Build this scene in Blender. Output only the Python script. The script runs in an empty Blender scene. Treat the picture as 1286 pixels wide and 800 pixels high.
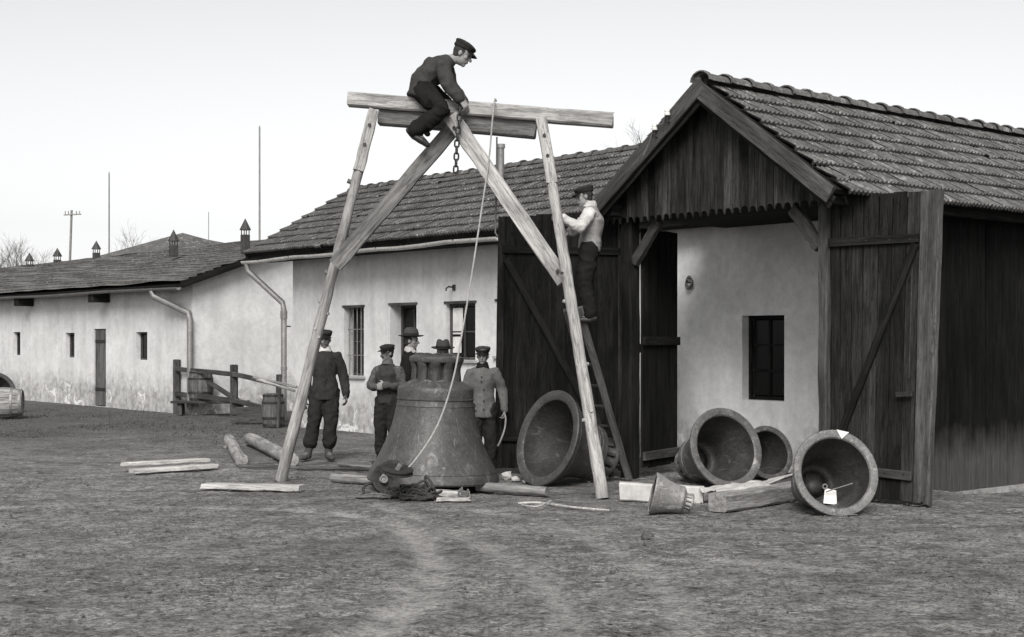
import bpy, bmesh, math, random
import numpy as np
from mathutils import Vector, Matrix, noise
random.seed(7)
R = math.radians
PI = math.pi
V = Vector
sc = bpy.context.scene
col = sc.collection

# ------------------------------------------------------------------ camera
CAM_H = 1.57          # eye height in metres
F = 1780.0            # focal length in photo pixels (photo 1286 x 800)
HOR = 427.0           # horizon row
cam_d = bpy.data.cameras.new('camera')
cam = bpy.data.objects.new('camera', cam_d)
col.objects.link(cam)
cam.location = (0, 0, CAM_H)
cam.rotation_euler = (PI / 2, 0, 0)
cam_d.sensor_width = 36
cam_d.lens = F / 1286 * 36
cam_d.shift_y = (HOR - 400) / 1286
cam_d.clip_end = 3000
sc.camera = cam

# ------------------------------------------------------------------ sky and sun
world = bpy.data.worlds.new('World')
sc.world = world
world.use_nodes = True
wn = world.node_tree
wn.nodes.clear()
SUN_EL, SUN_AZ = R(40), R(-174)        # azimuth clockwise from +Y: behind the camera, to its left
sky = wn.nodes.new('ShaderNodeTexSky')
sky.sky_type = 'NISHITA'
sky.sun_disc = False
sky.sun_elevation = SUN_EL
sky.sun_rotation = SUN_AZ
sky.air_density = 1.0
sky.dust_density = 1.0
sky.ozone_density = 1.0
hs = wn.nodes.new('ShaderNodeHueSaturation')
hs.inputs['Saturation'].default_value = 0.04
bg = wn.nodes.new('ShaderNodeBackground')
bg.inputs['Strength'].default_value = 0.071
wo = wn.nodes.new('ShaderNodeOutputWorld')
wn.links.new(sky.outputs[0], hs.inputs['Color'])
wn.links.new(hs.outputs[0], bg.inputs['Color'])
wn.links.new(bg.outputs[0], wo.inputs['Surface'])
sun_d = bpy.data.lights.new('sun', 'SUN')
sun_d.energy = 2.0
sun_d.angle = R(32)
sun_d.color = (1.0, 0.985, 0.96)
sun = bpy.data.objects.new('sun', sun_d)
col.objects.link(sun)
sun_dir = V((math.sin(SUN_AZ) * math.cos(SUN_EL), math.cos(SUN_AZ) * math.cos(SUN_EL), math.sin(SUN_EL)))
sun.rotation_euler = sun_dir.to_track_quat('Z', 'Y').to_euler()
sun.location = sun_dir * 60
sc.view_settings.view_transform = 'Standard'
sc.view_settings.look = 'None'
sc.view_settings.exposure = 1.02
sc.view_settings.gamma = 1.0
sc.view_settings.use_curve_mapping = False

# ------------------------------------------------------------------ photo pixel -> place
def P(px, py, d):
    return V(((px - 643) / F * d, d, CAM_H - (py - HOR) / F * d))
def G(px, py, z=0.0):
    d = (CAM_H - z) * F / (py - HOR)
    return V(((px - 643) / F * d, d, z))

# building frame: u runs along the fronts to the far left, v runs back to the right
LD = V((-1488 / F, 1, 0)).normalized()
RD = V((-LD.y * -1, -LD.x, 0))         # perpendicular, away to the right
BX, BY, BZ = -LD, RD, V((0, 0, 1))
C0 = V((3.14, 14.1, 0))
def E(u, v, z=0.0):
    return C0 + LD * u + RD * v + V((0, 0, z))
def U_at(px, v):
    c = C0 + RD * v
    r = (px - 643) / F
    return (c.x - c.y * r) / (-LD.x + LD.y * r)
def Z_at(px, py, v):
    u = U_at(px, v)
    return CAM_H - (py - HOR) / F * E(u, v).y
def frame(x, y, z, o):
    m = Matrix((x, y, z)).transposed().to_4x4()
    m.translation = o
    return m

# ------------------------------------------------------------------ materials
def g3(v, w=1.0):
    return (v * (1 + .025 * w), v, v * (1 - .035 * w), 1)
MATS = {}
class NT:
    def __init__(s, name):
        s.m = bpy.data.materials.new(name)
        s.m.use_nodes = True
        s.t = s.m.node_tree
        s.b = s.t.nodes['Principled BSDF']
        MATS[name] = s.m
    def n(s, kind, **kw):
        nd = s.t.nodes.new('ShaderNode' + kind)
        for k, v in kw.items():
            setattr(nd, k, v)
        return nd
    def l(s, a, b):
        s.t.links.new(a, b)
    def coords(s, which='Object', scale=(1, 1, 1), rand=0.0):
        tc = s.n('TexCoord')
        if which == 'World':
            src = s.n('NewGeometry').outputs['Position']
        else:
            src = tc.outputs[which]
        mp = s.n('Mapping')
        mp.inputs['Scale'].default_value = scale
        s.l(src, mp.inputs['Vector'])
        if rand:
            oi = s.n('ObjectInfo')
            mu = s.n('Math', operation='MULTIPLY')
            mu.inputs[1].default_value = rand
            s.l(oi.outputs['Random'], mu.inputs[0])
            cb = s.n('CombineXYZ')
            for k in range(3):
                s.l(mu.outputs[0], cb.inputs[k])
            s.l(cb.outputs[0], mp.inputs['Location'])
        return mp.outputs[0]
    def noise(s, vec, scale, detail=5, rough=.6, dist=0.0):
        nd = s.n('TexNoise')
        nd.inputs['Scale'].default_value = scale
        nd.inputs['Detail'].default_value = detail
        nd.inputs['Roughness'].default_value = rough
        nd.inputs['Distortion'].default_value = dist
        s.l(vec, nd.inputs['Vector'])
        return nd.outputs['Fac']
    def ramp(s, fac, stops):
        nd = s.n('ValToRGB')
        cr = nd.color_ramp
        while len(cr.elements) < len(stops):
            cr.elements.new(.5)
        for e, (p, c) in zip(cr.elements, stops):
            e.position = p
            e.color = c if isinstance(c, tuple) else (c, c, c, 1)
        s.l(fac, nd.inputs['Fac'])
        return nd.outputs['Color']
    def mix(s, a, b, fac, mode='MIX'):
        nd = s.n('Mix', data_type='RGBA', blend_type=mode)
        for src, i in ((fac, 0), (a, 6), (b, 7)):
            if isinstance(src, (int, float)):
                nd.inputs[i].default_value = src if i == 0 else (src, src, src, 1)
            elif isinstance(src, tuple):
                nd.inputs[i].default_value = src
            else:
                s.l(src, nd.inputs[i])
        return nd.outputs[2]
    def rnd(s, lo, hi):
        oi = s.n('ObjectInfo')
        mr = s.n('MapRange')
        mr.inputs['To Min'].default_value = lo
        mr.inputs['To Max'].default_value = hi
        s.l(oi.outputs['Random'], mr.inputs['Value'])
        return mr.outputs[0]
    def bump(s, h, strength=.4, dist=.01):
        nd = s.n('Bump')
        nd.inputs['Strength'].default_value = strength
        nd.inputs['Distance'].default_value = dist
        s.l(h, nd.inputs['Height'])
        s.l(nd.outputs[0], s.b.inputs['Normal'])
    def done(s, c, rough=.85, metal=0.0, spec=.3):
        if isinstance(c, tuple):
            s.b.inputs['Base Color'].default_value = c
        else:
            s.l(c, s.b.inputs['Base Color'])
        s.b.inputs['Roughness'].default_value = rough
        s.b.inputs['Metallic'].default_value = metal
        s.b.inputs['Specular IOR Level'].default_value = spec
        return s.m

def wood(name, lo, hi, grain=16, rnd=(.7, 1.25), bump=.5, stain=.55, splash=None):
    t = NT(name)
    vec = t.coords('Object', (grain, grain, 1.1), 37)
    n1 = t.noise(vec, 1.6, 8, .68, .5)
    v2 = t.coords('Object', (3.2, 3.2, .9), 61)
    n2 = t.noise(v2, 1.4, 4, .6)
    v3 = t.coords('Object', (70, 70, 5), 11)
    n3 = t.noise(v3, 1.5, 3, .6)
    c = t.ramp(n1, [(.32, g3(lo)), (.68, g3(hi))])
    c = t.mix(c, t.ramp(n2, [(.35, stain), (.65, 1.15)]), 1.0, 'MULTIPLY')
    c = t.mix(c, t.ramp(n3, [(.36, .55), (.52, 1.0)]), .8, 'MULTIPLY')
    nk = t.noise(t.coords('Object', (9, 9, .45), 83), 1.5, 8, .62, .8)
    c = t.mix(c, g3(lo * .3), t.ramp(nk, [(.485, 0.0), (.5, .8), (.515, 0.0)]))
    nd_ = t.noise(t.coords('Object', (6, 6, 4), 29), 1.6, 6, .7)
    c = t.mix(c, g3(lo * .6), t.ramp(nd_, [(.60, 0.0), (.72, .75)]))
    c = t.mix(c, t.rnd(*rnd), 1.0, 'MULTIPLY')
    if splash:
        gz = t.n('NewGeometry')
        sp = t.n('SeparateXYZ')
        t.l(gz.outputs['Position'], sp.inputs[0])
        nn = t.noise(t.coords('World', (5, 5, 2.5)), 1.0, 5, .6)
        ad = t.n('Math', operation='MULTIPLY_ADD')
        ad.inputs[1].default_value = .55
        t.l(nn, ad.inputs[0]); t.l(sp.outputs['Z'], ad.inputs[2])
        f = t.ramp(ad.outputs[0], [(splash[0] - .15, 1.0), (splash[0] + .25, 0.0)])
        c = t.mix(c, t.mix(t.mix(c, g3(splash[1]), .6), t.ramp(n1, [(.3, .55), (.7, 1.25)]), 1.0, 'MULTIPLY'), f)
    t.bump(n1, bump, .006)
    return t.done(c, .9, 0, .25 if lo > .03 else .08)

wood('wood_boards', .007, .024)
wood('wood_wall', .005, .015, splash=(.66, .105))
wood('wood_gable', .014, .07, rnd=(.5, 1.6))
wood('wood_door', .012, .045, rnd=(.55, 1.5))
wood('wood_frame', .04, .11, rnd=(.85, 1.15))
wood('wood_hewn', .22, .52, grain=15, rnd=(.92, 1.08), stain=.6, bump=.7)
wood('wood_hewn_dull_shade', .10, .27, grain=20, rnd=(.9, 1.1), stain=.6, bump=.7)  # darker copy: shade of lower beam and left brace put into the colour
wood('wood_plank', .34, .62, grain=20, rnd=(.9, 1.1), stain=.8)
wood('wood_log', .16, .40, grain=12, rnd=(.85, 1.15), stain=.6, bump=.8)
wood('wood_old', .035, .10, rnd=(.85, 1.2))
wood('wood_barrel', .07, .2, grain=14, rnd=(.8, 1.2))
wood('wood_soffit', .010, .032, rnd=(.8, 1.2))

def plaster(name, base, dirt, z0=.62):
    t = NT(name)
    w = t.coords('World', (1, 1, 1))
    n1 = t.noise(w, 1.3, 6, .62, .3)
    n2 = t.noise(w, 9, 6, .7)
    n3 = t.noise(t.coords('World', (2.2, 2.2, .35)), 1.6, 5, .6)
    c = t.ramp(n1, [(.3, g3(base * .80, .4)), (.7, g3(base * 1.05, .4))])
    c = t.mix(c, t.ramp(n2, [(.3, .86), (.62, 1.03)]), 1.0, 'MULTIPLY')
    c = t.mix(c, t.ramp(n3, [(.32, .78), (.55, 1.0)]), .6, 'MULTIPLY')
    gz = t.n('NewGeometry')
    sp = t.n('SeparateXYZ')
    t.l(gz.outputs['Position'], sp.inputs[0])
    nn = t.noise(w, 2.6, 7, .7, .4)
    ad = t.n('Math', operation='MULTIPLY_ADD')
    ad.inputs[1].default_value = -1.5
    t.l(nn, ad.inputs[0]); t.l(sp.outputs['Z'], ad.inputs[2])
    f = t.ramp(ad.outputs[0], [(0.0, 1.0), (.12, 0.0)])
    sh = t.n('Math', operation='ADD'); sh.inputs[1].default_value = .75 - z0 * .55
    t.l(ad.outputs[0], sh.inputs[0])
    f = t.ramp(sh.outputs[0], [(.0, 1.0), (.2, .55), (.46, 0.0)])
    dc = t.ramp(t.noise(w, 5.5, 6, .7), [(.4, g3(dirt * .6)), (.6, g3(dirt * 1.5))])
    c = t.mix(c, dc, t.mix(0.0, f, .75))
    nc = t.noise(w, 3.1, 9, .62, 1.4)
    c = t.mix(c, g3(base * .35), t.ramp(nc, [(.4965, 0.0), (.4995, .5), (.5025, 0.0)]))
    nf = t.noise(w, 1.9, 7, .75, .8)
    c = t.mix(c, g3(base * 1.12, .4), t.mix(0.0, t.ramp(nf, [(.58, 0.0), (.60, .8)]), t.ramp(sp.outputs['Z'], [(.35, 1.0), (.8, 0.0)])))
    t.bump(n2, .35, .012)
    return t.done(c, .93, 0, .1)
plaster('plaster', .62, .28)
plaster('plaster_porch', .84, .4, .25)
plaster('plaster_old', .66, .28, .7)
plaster('plinth', .34, .22)

def tilemat(name, lo, hi):
    t = NT(name)
    w = t.coords('World', (1, 1, 1))
    n1 = t.noise(w, 2.2, 6, .7)
    n2 = t.noise(w, 26, 5, .7)
    c = t.ramp(n2, [(.28, g3(lo)), (.72, g3(hi))])
    c = t.mix(c, t.ramp(n1, [(.3, .6), (.7, 1.25)]), 1.0, 'MULTIPLY')
    c = t.mix(c, t.rnd(.86, 1.14), 1.0, 'MULTIPLY')
    n3 = t.noise(w, 7, 5, .75)
    c = t.mix(c, g3(hi * 2.2), t.ramp(n3, [(.55, 0.0), (.70, .8)]))
    c = t.mix(c, g3(lo * .5), t.ramp(t.noise(w, 4.3, 6, .75), [(.58, 0.0), (.70, .7)]))
    t.bump(n2, .4, .008)
    return t.done(c, .88, 0, .2)
tilemat('roof_tile', .055, .16)
tilemat('roof_tile_dull', .05, .135)
tilemat('roof_felt', .05, .17)

def bronze(name, lo, hi, metal=.35):
    t = NT(name)
    o = t.coords('Object', (1, 1, 1), 23)
    n1 = t.noise(o, 3.2, 6, .7, .6)
    n2 = t.noise(o, 38, 5, .75)
    n3 = t.noise(t.coords('Object', (1, 1, .22), 5), 9, 6, .75, 1.2)
    c = t.ramp(n1, [(.3, g3(lo)), (.7, g3(hi))])
    c = t.mix(c, t.ramp(n2, [(.33, .68), (.66, 1.22)]), 1.0, 'MULTIPLY')
    n4 = t.noise(o, 130, 3, .7)
    c = t.mix(c, t.ramp(n4, [(.35, .7), (.65, 1.25)]), .6, 'MULTIPLY')
    c = t.mix(c, g3(hi * 2.4), t.ramp(n3, [(.56, 0.0), (.68, .65)]))
    n5 = t.noise(t.coords('Object', (1, 1, .9), 9), 2.2, 8, .8, 2.5)
    c = t.mix(c, g3(hi * 2.2), t.ramp(n5, [(.495, 0.0), (.503, .5), (.511, 0.0)]))
    t.bump(n2, .35, .005)
    return t.done(c, .58, metal, .35)
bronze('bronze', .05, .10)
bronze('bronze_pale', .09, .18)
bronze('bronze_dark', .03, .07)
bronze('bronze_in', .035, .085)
bronze('iron', .02, .055, .5)

def plain(name, v, var=.25, scale=30, rough=.85, metal=0, spec=.25, bump=.2):
    t = NT(name)
    if name.startswith('cloth'):
        spec = .08
    o = t.coords('Object', (1, 1, 1), 17)
    n1 = t.noise(o, scale, 5, .65)
    n2 = t.noise(o, scale / 7, 4, .6)
    c = t.ramp(n1, [(.3, g3(v * (1 - var))), (.7, g3(v * (1 + var)))])
    c = t.mix(c, t.ramp(n2, [(.3, .78), (.7, 1.15)]), 1.0, 'MULTIPLY')
    if bump:
        t.bump(n1, bump, .004)
    return t.done(c, rough, metal, spec)
plain('zinc', .22, rough=.55, metal=.4)
plain('zinc_pale', .55, rough=.6, metal=.2)
plain('rope', .30, .3, 90)
plain('rope_dark', .12, .4, 60)
plain('rope_black', .045, .4, 60)
plain('paper', .72, .08, 20)
plain('porcelain', .8, .05, 20, .3)
plain('white_paint', .48, .12, 25)
plain('sacking', .42, .2, 60)
plain('skin', .24, .12, 40, .6)
plain('skin_dark', .13, .15, 40, .6)
plain('hair', .03, .2, 90)
plain('moustache', .035, .2, 90)
plain('cloth_coat', .030, .25, 60, .95)
plain('cloth_jacket', .045, .25, 60, .95)
plain('cloth_black', .014, .2, 60, .95)
plain('cloth_trousers', .022, .25, 60, .95)
plain('cloth_grey', .115, .22, 70, .95)
plain('cloth_sleeve', .085, .25, 60, .95)
plain('cloth_sweater', .045, .25, 90, .95)
plain('cloth_shirt', .46, .1, 50, .95)
plain('cloth_linen', .24, .2, 60, .95)
plain('cloth_cap', .026, .25, 60, .9)
plain('felt_hat', .05, .2, 60, .95)
plain('hat_band', .015, .2, 60, .9)
plain('leather', .02, .3, 40, .5, spec=.5)
plain('leather_worn', .06, .3, 40, .7)
plain('bark_hazed', .15, .3, 20)  # lightened: distance haze on the far trees is put into the colour
plain('clod', .085, .35, 50)
plain('straw', .22, .4, 40)
plain('grass', .075, .4, 30)
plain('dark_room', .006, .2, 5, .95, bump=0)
plain('curtain', .6, .08, 30)
t = NT('glass')
t.done(g3(.006), .2, 0, .2)

def ground_mat():
    t = NT('earth')
    w = t.coords('World', (1, 1, 1))
    n0 = t.noise(t.coords('World', (.33, .8, 1)), 1.0, 5, .6, .3)
    n1 = t.noise(w, 2.4, 7, .68, .0)
    n2 = t.noise(t.coords('World', (1, 1.0, 1)), 14, 6, .72)
    n3 = t.noise(w, 46, 4, .7)
    c = t.ramp(n1, [(.28, g3(.115)), (.72, g3(.225))])
    c = t.mix(c, t.ramp(n0, [(.3, .72), (.7, 1.2)]), 1.0, 'MULTIPLY')
    c = t.mix(c, t.ramp(n2, [(.38, .42), (.48, .95), (.62, 1.25)]), .9, 'MULTIPLY')  # dark pits: shade of small relief put into the earth colour
    n6 = t.noise(t.coords('World', (3, 3.2, 1)), 1.0, 6, .7, .0)
    c = t.mix(c, t.ramp(n6, [(.36, .5), (.52, 1.05), (.7, 1.22)]), .8, 'MULTIPLY')
    c = t.mix(c, t.ramp(n3, [(.36, .38), (.5, .95), (.64, 1.4)]), .85, 'MULTIPLY')  # finer pits, their shade painted in as well
    at = t.n('Attribute', attribute_name='track')
    tf = t.mix(0.0, at.outputs['Color'], t.mix(t.ramp(n2, [(.34, .35), (.55, 1.0)]), t.ramp(n6, [(.35, .45), (.6, 1.0)]), 1.0, 'MULTIPLY'))
    c = t.mix(c, t.mix(g3(.31), t.ramp(n3, [(.3, .7), (.65, 1.15)]), 1.0, 'MULTIPLY'), tf)
    ag = t.n('Attribute', attribute_name='turf')
    c = t.mix(c, g3(.06), t.mix(0.0, ag.outputs['Color'], t.ramp(n1, [(.35, .25), (.6, .9)])))
    mx = t.mix(n2, n3, .4)
    t.bump(mx, .45, .02)
    return t.done(c, .96, 0, .12)
ground_mat()

# ------------------------------------------------------------------ object helpers
def link(name, me, mat=None, parent=None, M=None):
    o = bpy.data.objects.new(name, me)
    col.objects.link(o)
    if mat and me is not None and not me.materials:
        me.materials.append(MATS[mat])
    if parent is not None:
        o.parent = parent
        base = parent
        # world placement: undo the chain of parents (each stored in 'w')
        o.matrix_parent_inverse = WORLD[parent.name].inverted()
    m = M if M is not None else Matrix.Identity(4)
    o.matrix_basis = m
    WORLD[o.name] = m.copy()
    return o
WORLD = {}
def tag(o, label, cat, group=None, kind=None):
    if label: o['label'] = label
    if cat: o['category'] = cat
    if group: o['group'] = group
    if kind: o['kind'] = kind
    return o
def thing(name, label, cat, loc, group=None):
    e = link(name, None, M=Matrix.Translation(V(loc)))
    e.empty_display_size = .2
    return tag(e, label, cat, group)
def struct(o):
    o['kind'] = 'structure'
    return o
def mesh(bm, name='m', smooth=False):
    bmesh.ops.recalc_face_normals(bm, faces=bm.faces[:])
    me = bpy.data.meshes.new(name)
    if smooth:
        for f in bm.faces:
            f.smooth = True
    bm.to_mesh(me)
    bm.free()
    return me
def shade(me, angle=40):
    for p in me.polygons:
        p.use_smooth = True
    try:
        me.set_sharp_from_angle(angle=R(angle))
    except Exception:
        pass
    return me
CACHE = {}
def box_me(w, t, l, mat):
    """board or box: x width, y thickness, z 0..l, edges a little broken"""
    k = (round(w, 3), round(t, 3), round(l, 2), mat)
    if k in CACHE:
        return CACHE[k]
    bm = bmesh.new()
    bmesh.ops.create_cube(bm, size=1)
    for v in bm.verts:
        v.co = V((v.co.x * w, v.co.y * t, (v.co.z + .5) * l))
    b = min(w, t) * .12
    if b > .0025:
        bmesh.ops.bevel(bm, geom=bm.edges[:], offset=min(b, .008), segments=1, affect='EDGES')
    me = mesh(bm, 'box')
    me.materials.append(MATS[mat])
    CACHE[k] = me
    return me
def aim(p0, p1, side):
    z = (p1 - p0).normalized()
    x = (side - z * side.dot(z)).normalized()
    y = z.cross(x)
    return frame(x, y, z, p0)
def bar(name, p0, p1, w, t, side, mat, parent=None):
    """straight board from p0 to p1; 'side' is the direction of its width w"""
    return link(name, box_me(w, t, (p1 - p0).length, mat), None, parent, aim(p0, p1, side))
def tube_bm(bm, pts, rad, n=10, side=None, ab=(1, 1), caps=True, round_ends=False, jit=0.0, rnd=None):
    pts = [V(p) for p in pts]
    if not hasattr(rad, '__len__'):
        rad = [rad] * len(pts)
    if ab and not hasattr(ab[0], '__len__'):
        ab = [ab] * len(pts)
    P2, R2, A2, T2 = [], [], [], []
    N = len(pts)
    tang = []
    for i in range(N):
        a = pts[max(0, i - 1)]; b = pts[min(N - 1, i + 1)]
        tang.append((b - a).normalized())
    def push(p, r, t, q):
        P2.append(p); R2.append(r); T2.append(t); A2.append(q)
    if round_ends:
        for k in range(4):
            an = PI / 2 * (k + .35) / 4
            push(pts[0] - tang[0] * rad[0] * min(ab[0]) * math.cos(an), rad[0] * math.sin(an), tang[0], ab[0])
    for i in range(N):
        push(pts[i], rad[i], tang[i], ab[i])
    if round_ends:
        for k in range(4):
            an = PI / 2 * (1 - (k + .65) / 4)
            push(pts[-1] + tang[-1] * rad[-1] * min(ab[-1]) * math.cos(an), rad[-1] * math.sin(an), tang[-1], ab[-1])
    rings = []
    s = V(side) if side is not None else None
    for p, r, t, q in zip(P2, R2, T2, A2):
        if s is None:
            s = V((0, 0, 1)) if abs(t.z) < .9 else V((1, 0, 0))
        x = s - t * s.dot(t)
        if x.length < 1e-4:
            x = t.orthogonal()
        x.normalize()
        if side is None:
            s = x
        y = t.cross(x)
        ring = []
        for k in range(n):
            a = 2 * PI * k / n
            rr = r * (1 + (rnd.uniform(-jit, jit) if rnd else 0))
            ring.append(bm.verts.new(p + x * math.cos(a) * rr * q[0] + y * math.sin(a) * rr * q[1]))
        rings.append(ring)
    for a, b in zip(rings, rings[1:]):
        for k in range(n):
            bm.faces.new((a[k], a[(k + 1) % n], b[(k + 1) % n], b[k]))
    if caps:
        bm.faces.new(rings[0][::-1])
        bm.faces.new(rings[-1])
    return rings
def tube(name, pts, rad, mat, parent=None, n=8, **kw):
    o = V(pts[0])
    bm = bmesh.new()
    tube_bm(bm, [V(p) - o for p in pts], rad, n, **kw)
    return link(name, shade(mesh(bm), 50), mat, parent, Matrix.Translation(o))
def pole(name, p0, p1, r0, r1, mat, parent=None, n=12, seg=14, jit=.05, seed=0, bow=.0, knots=0):
    """hewn round timber, local z along its length"""
    rnd = random.Random(seed)
    Lp = (p1 - p0).length
    bm = bmesh.new()
    pts, rad = [], []
    for i in range(seg + 1):
        f = i / seg
        b = math.sin(f * PI) * bow
        pts.append(V((b + rnd.uniform(-1, 1) * r0 * .05, rnd.uniform(-1, 1) * r0 * .05, f * Lp)))
        rad.append((r0 + (r1 - r0) * f) * rnd.uniform(.95, 1.06))
    tube_bm(bm, pts, rad, n, side=(1, 0, 0), jit=jit, rnd=rnd)
    for k in range(knots):
        f = rnd.uniform(.15, .9); a = rnd.uniform(0, 2 * PI)
        rr = (r0 + (r1 - r0) * f)
        c = V((math.cos(a) * rr * .8, math.sin(a) * rr * .8, f * Lp))
        tube_bm(bm, [c, c + V((math.cos(a), math.sin(a), .3)) * rr * .7], [rr * .4, rr * .28], 7)
    return link(name, shade(mesh(bm), 45), mat, parent, aim(p0, p1, V((0, -1, 0)) if abs((p1 - p0).normalized().y) < .9 else V((1, 0, 0))))
def hewn(name, p0, p1, w, t, side, mat, parent=None, seed=0, seg=10, j=.006):
    """squared timber with uneven faces, local z along its length; x width (side), y thickness"""
    rnd = random.Random(seed)
    Lp = (p1 - p0).length
    bm = bmesh.new()
    rings = []
    ch = min(w, t) * .12
    sect = [(-w/2, -t/2 + ch), (-w/2 + ch, -t/2), (w/2 - ch, -t/2), (w/2, -t/2 + ch), (w/2, t/2 - ch), (w/2 - ch, t/2), (-w/2 + ch, t/2), (-w/2, t/2 - ch)]
    for i in range(seg + 1):
        z = Lp * i / seg
        ox, oy = rnd.uniform(-j, j), rnd.uniform(-j, j)
        rings.append([bm.verts.new((x + ox + rnd.uniform(-j, j) * .6, y + oy + rnd.uniform(-j, j) * .6, z + (rnd.uniform(-.012, .012) if i in (0, seg) else 0))) for x, y in sect])
    for a, b in zip(rings, rings[1:]):
        for k in range(8):
            bm.faces.new((a[k], a[(k + 1) % 8], b[(k + 1) % 8], b[k]))
    bm.faces.new(rings[0][::-1]); bm.faces.new(rings[-1])
    return link(name, shade(mesh(bm), 30), mat, parent, aim(p0, p1, side))
def lathe_bm(bm, prof, n=48, squash=None):
    rings = []
    for r, z in prof:
        if r < 1e-5:
            rings.append([bm.verts.new((0, 0, z))])
        else:
            rings.append([bm.verts.new((r * math.cos(2 * PI * k / n), r * math.sin(2 * PI * k / n), z)) for k in range(n)])
    for a, b in zip(rings, rings[1:]):
        for k in range(n):
            k2 = (k + 1) % n
            if len(a) == 1 and len(b) == 1:
                continue
            if len(a) == 1:
                bm.faces.new((a[0], b[k], b[k2]))
            elif len(b) == 1:
                bm.faces.new((a[k], a[k2], b[0]))
            else:
                bm.faces.new((a[k], a[k2], b[k2], b[k]))
    return rings
def disc_tube(name, p0, p1, r, mat, parent, n=12):
    return tube(name, [p0, p1], r, mat, parent, n)

# ================================================================== GROUND
def spline(pts, n=12):
    out = []
    for i in range(len(pts) - 1):
        p0 = pts[max(i - 1, 0)]; p1 = pts[i]; p2 = pts[i + 1]; p3 = pts[min(i + 2, len(pts) - 1)]
        for k in range(n):
            t_ = k / n
            out.append(.5 * ((2 * p1) + (p2 - p0) * t_ + (2 * p0 - 5 * p1 + 4 * p2 - p3) * t_ ** 2 + (3 * p1 - p0 - 3 * p2 + p3) * t_ ** 3))
    out.append(pts[-1])
    return out
TRK = []
for pts, w, s in (
    ([(380, 640), (440, 646), (490, 655), (528, 678), (541, 712), (528, 745), (492, 775), (440, 810), (380, 860)], .19, .85),
    ([(470, 632), (530, 652), (600, 680), (660, 715), (705, 760), (722, 830)], .14, .5),
    ([(600, 640), (690, 655), (770, 690), (835, 735), (865, 800), (880, 850)], .14, .42),
    ([(-40, 640), (90, 632), (230, 636), (400, 640)], .16, .45),
    ([(-40, 690), (120, 700), (300, 690), (470, 665)], .12, .25),
    ([(700, 640), (860, 665), (1050, 672), (1300, 690)], .13, .25),
    ([(780, 700), (960, 705), (1140, 725), (1320, 765)], .14, .3),
):
    poly = spline([G(*p) for p in pts])
    TRK.append((np.array([(p.x, p.y) for p in poly]), w, s))
def axis(dense0, dense1, step, far0, far1):
    a = list(np.arange(dense0, dense1 + 1e-6, step))
    s = step; x = dense1
    while x < far1:
        s *= 1.14; x += s; a.append(min(x, far1))
    s = step; x = dense0
    while x > far0:
        s *= 1.14; x -= s; a.insert(0, max(x, far0))
    return np.array(a)
def dip(x, y):
    """the ground falls slightly beside the shed's right wall"""
    fx = np.clip((x - 4.0) / 1.5, 0, 1); fy = np.clip((y - 13.2) / 2.5, 0, 1)
    return -.14 * fx * fx * (3 - 2 * fx) * fy * fy * (3 - 2 * fy)
def make_ground():
    xs = axis(-6.5, 6.5, .05, -900, 900)
    ys = axis(6.6, 19.0, .05, -60, 1800)
    X, Y = np.meshgrid(xs, ys)
    Z = np.zeros_like(X)
    fl_x, fl_y = X.ravel(), Y.ravel()
    near = (np.abs(fl_x) < 14) & (fl_y > 4) & (fl_y < 36)
    z = np.zeros(fl_x.size); trk = np.zeros(fl_x.size)
    idx = np.nonzero(near)[0]
    for i in idx:
        x, y = float(fl_x[i]), float(fl_y[i])
        a = noise.fractal(V((x * .55, y * .55, 3)), 1.0, 2.0, 3)
        b = noise.fractal(V((x * 2.6, y * 2.9, 9)), .8, 2.0, 3)
        c = noise.noise(V((x * 9, y * 9, 21)))
        z[i] = .010 * a + .009 * b + .007 * c
    for poly, w, s in TRK:
        d = np.full(fl_x.size, 9.0)
        for k in range(len(poly) - 1):
            a, b = poly[k], poly[k + 1]
            ab = b - a
            L2 = (ab ** 2).sum()
            tt = np.clip(((fl_x - a[0]) * ab[0] + (fl_y - a[1]) * ab[1]) / L2, 0, 1)
            dd = np.hypot(fl_x - a[0] - tt * ab[0], fl_y - a[1] - tt * ab[1])
            d = np.minimum(d, dd)
        core = np.clip(1 - d / w, 0, 1)
        core = core * core * (3 - 2 * core)
        trk = np.maximum(trk, np.clip(core * 1.4, 0, 1) * s)
        z = z * (1 - .6 * core * s) - .020 * core * s + .012 * s * np.exp(-((d - w * 1.15) / (w * .35)) ** 2)
    z += dip(fl_x, fl_y)
    z -= .012
    co = np.stack([fl_x, fl_y, z], 1)
    ny, nx = X.shape
    ii = np.arange((ny - 1) * (nx - 1))
    r, c_ = ii // (nx - 1), ii % (nx - 1)
    a = r * nx + c_
    faces = np.stack([a, a + 1, a + nx + 1, a + nx], 1)
    me = bpy.data.meshes.new('ground')
    me.from_pydata(co.tolist(), [], faces.tolist())
    for p in me.polygons:
        p.use_smooth = True
    turf = np.zeros(fl_x.size)
    px = 643 + F * fl_x / np.maximum(fl_y, 1); py = HOR + F * CAM_H / np.maximum(fl_y, 1)
    nz_ = np.array([noise.noise(V((float(a) * .7, float(b) * .7, 2))) if -30 < a < 5 and 15 < b < 60 else 0 for a, b in zip(fl_x, fl_y)])
    turf = np.clip((fl_y - 19.5 + nz_ * 5) / 6, 0, 1) * np.clip((.5 - fl_x) / 3, 0, 1)
    for nm, arr in (('track', trk), ('turf', turf)):
        at = me.color_attributes.new(nm, 'FLOAT_COLOR', 'POINT')
        buf = np.ones((fl_x.size, 4), dtype=np.float32)
        buf[:, :3] = arr[:, None]
        at.data.foreach_set('color', buf.ravel())
    me.materials.append(MATS['earth'])
    return struct(link('ground', me))
make_ground()
def gz(x, y):
    return float(dip(np.array(x), np.array(y)))

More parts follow.
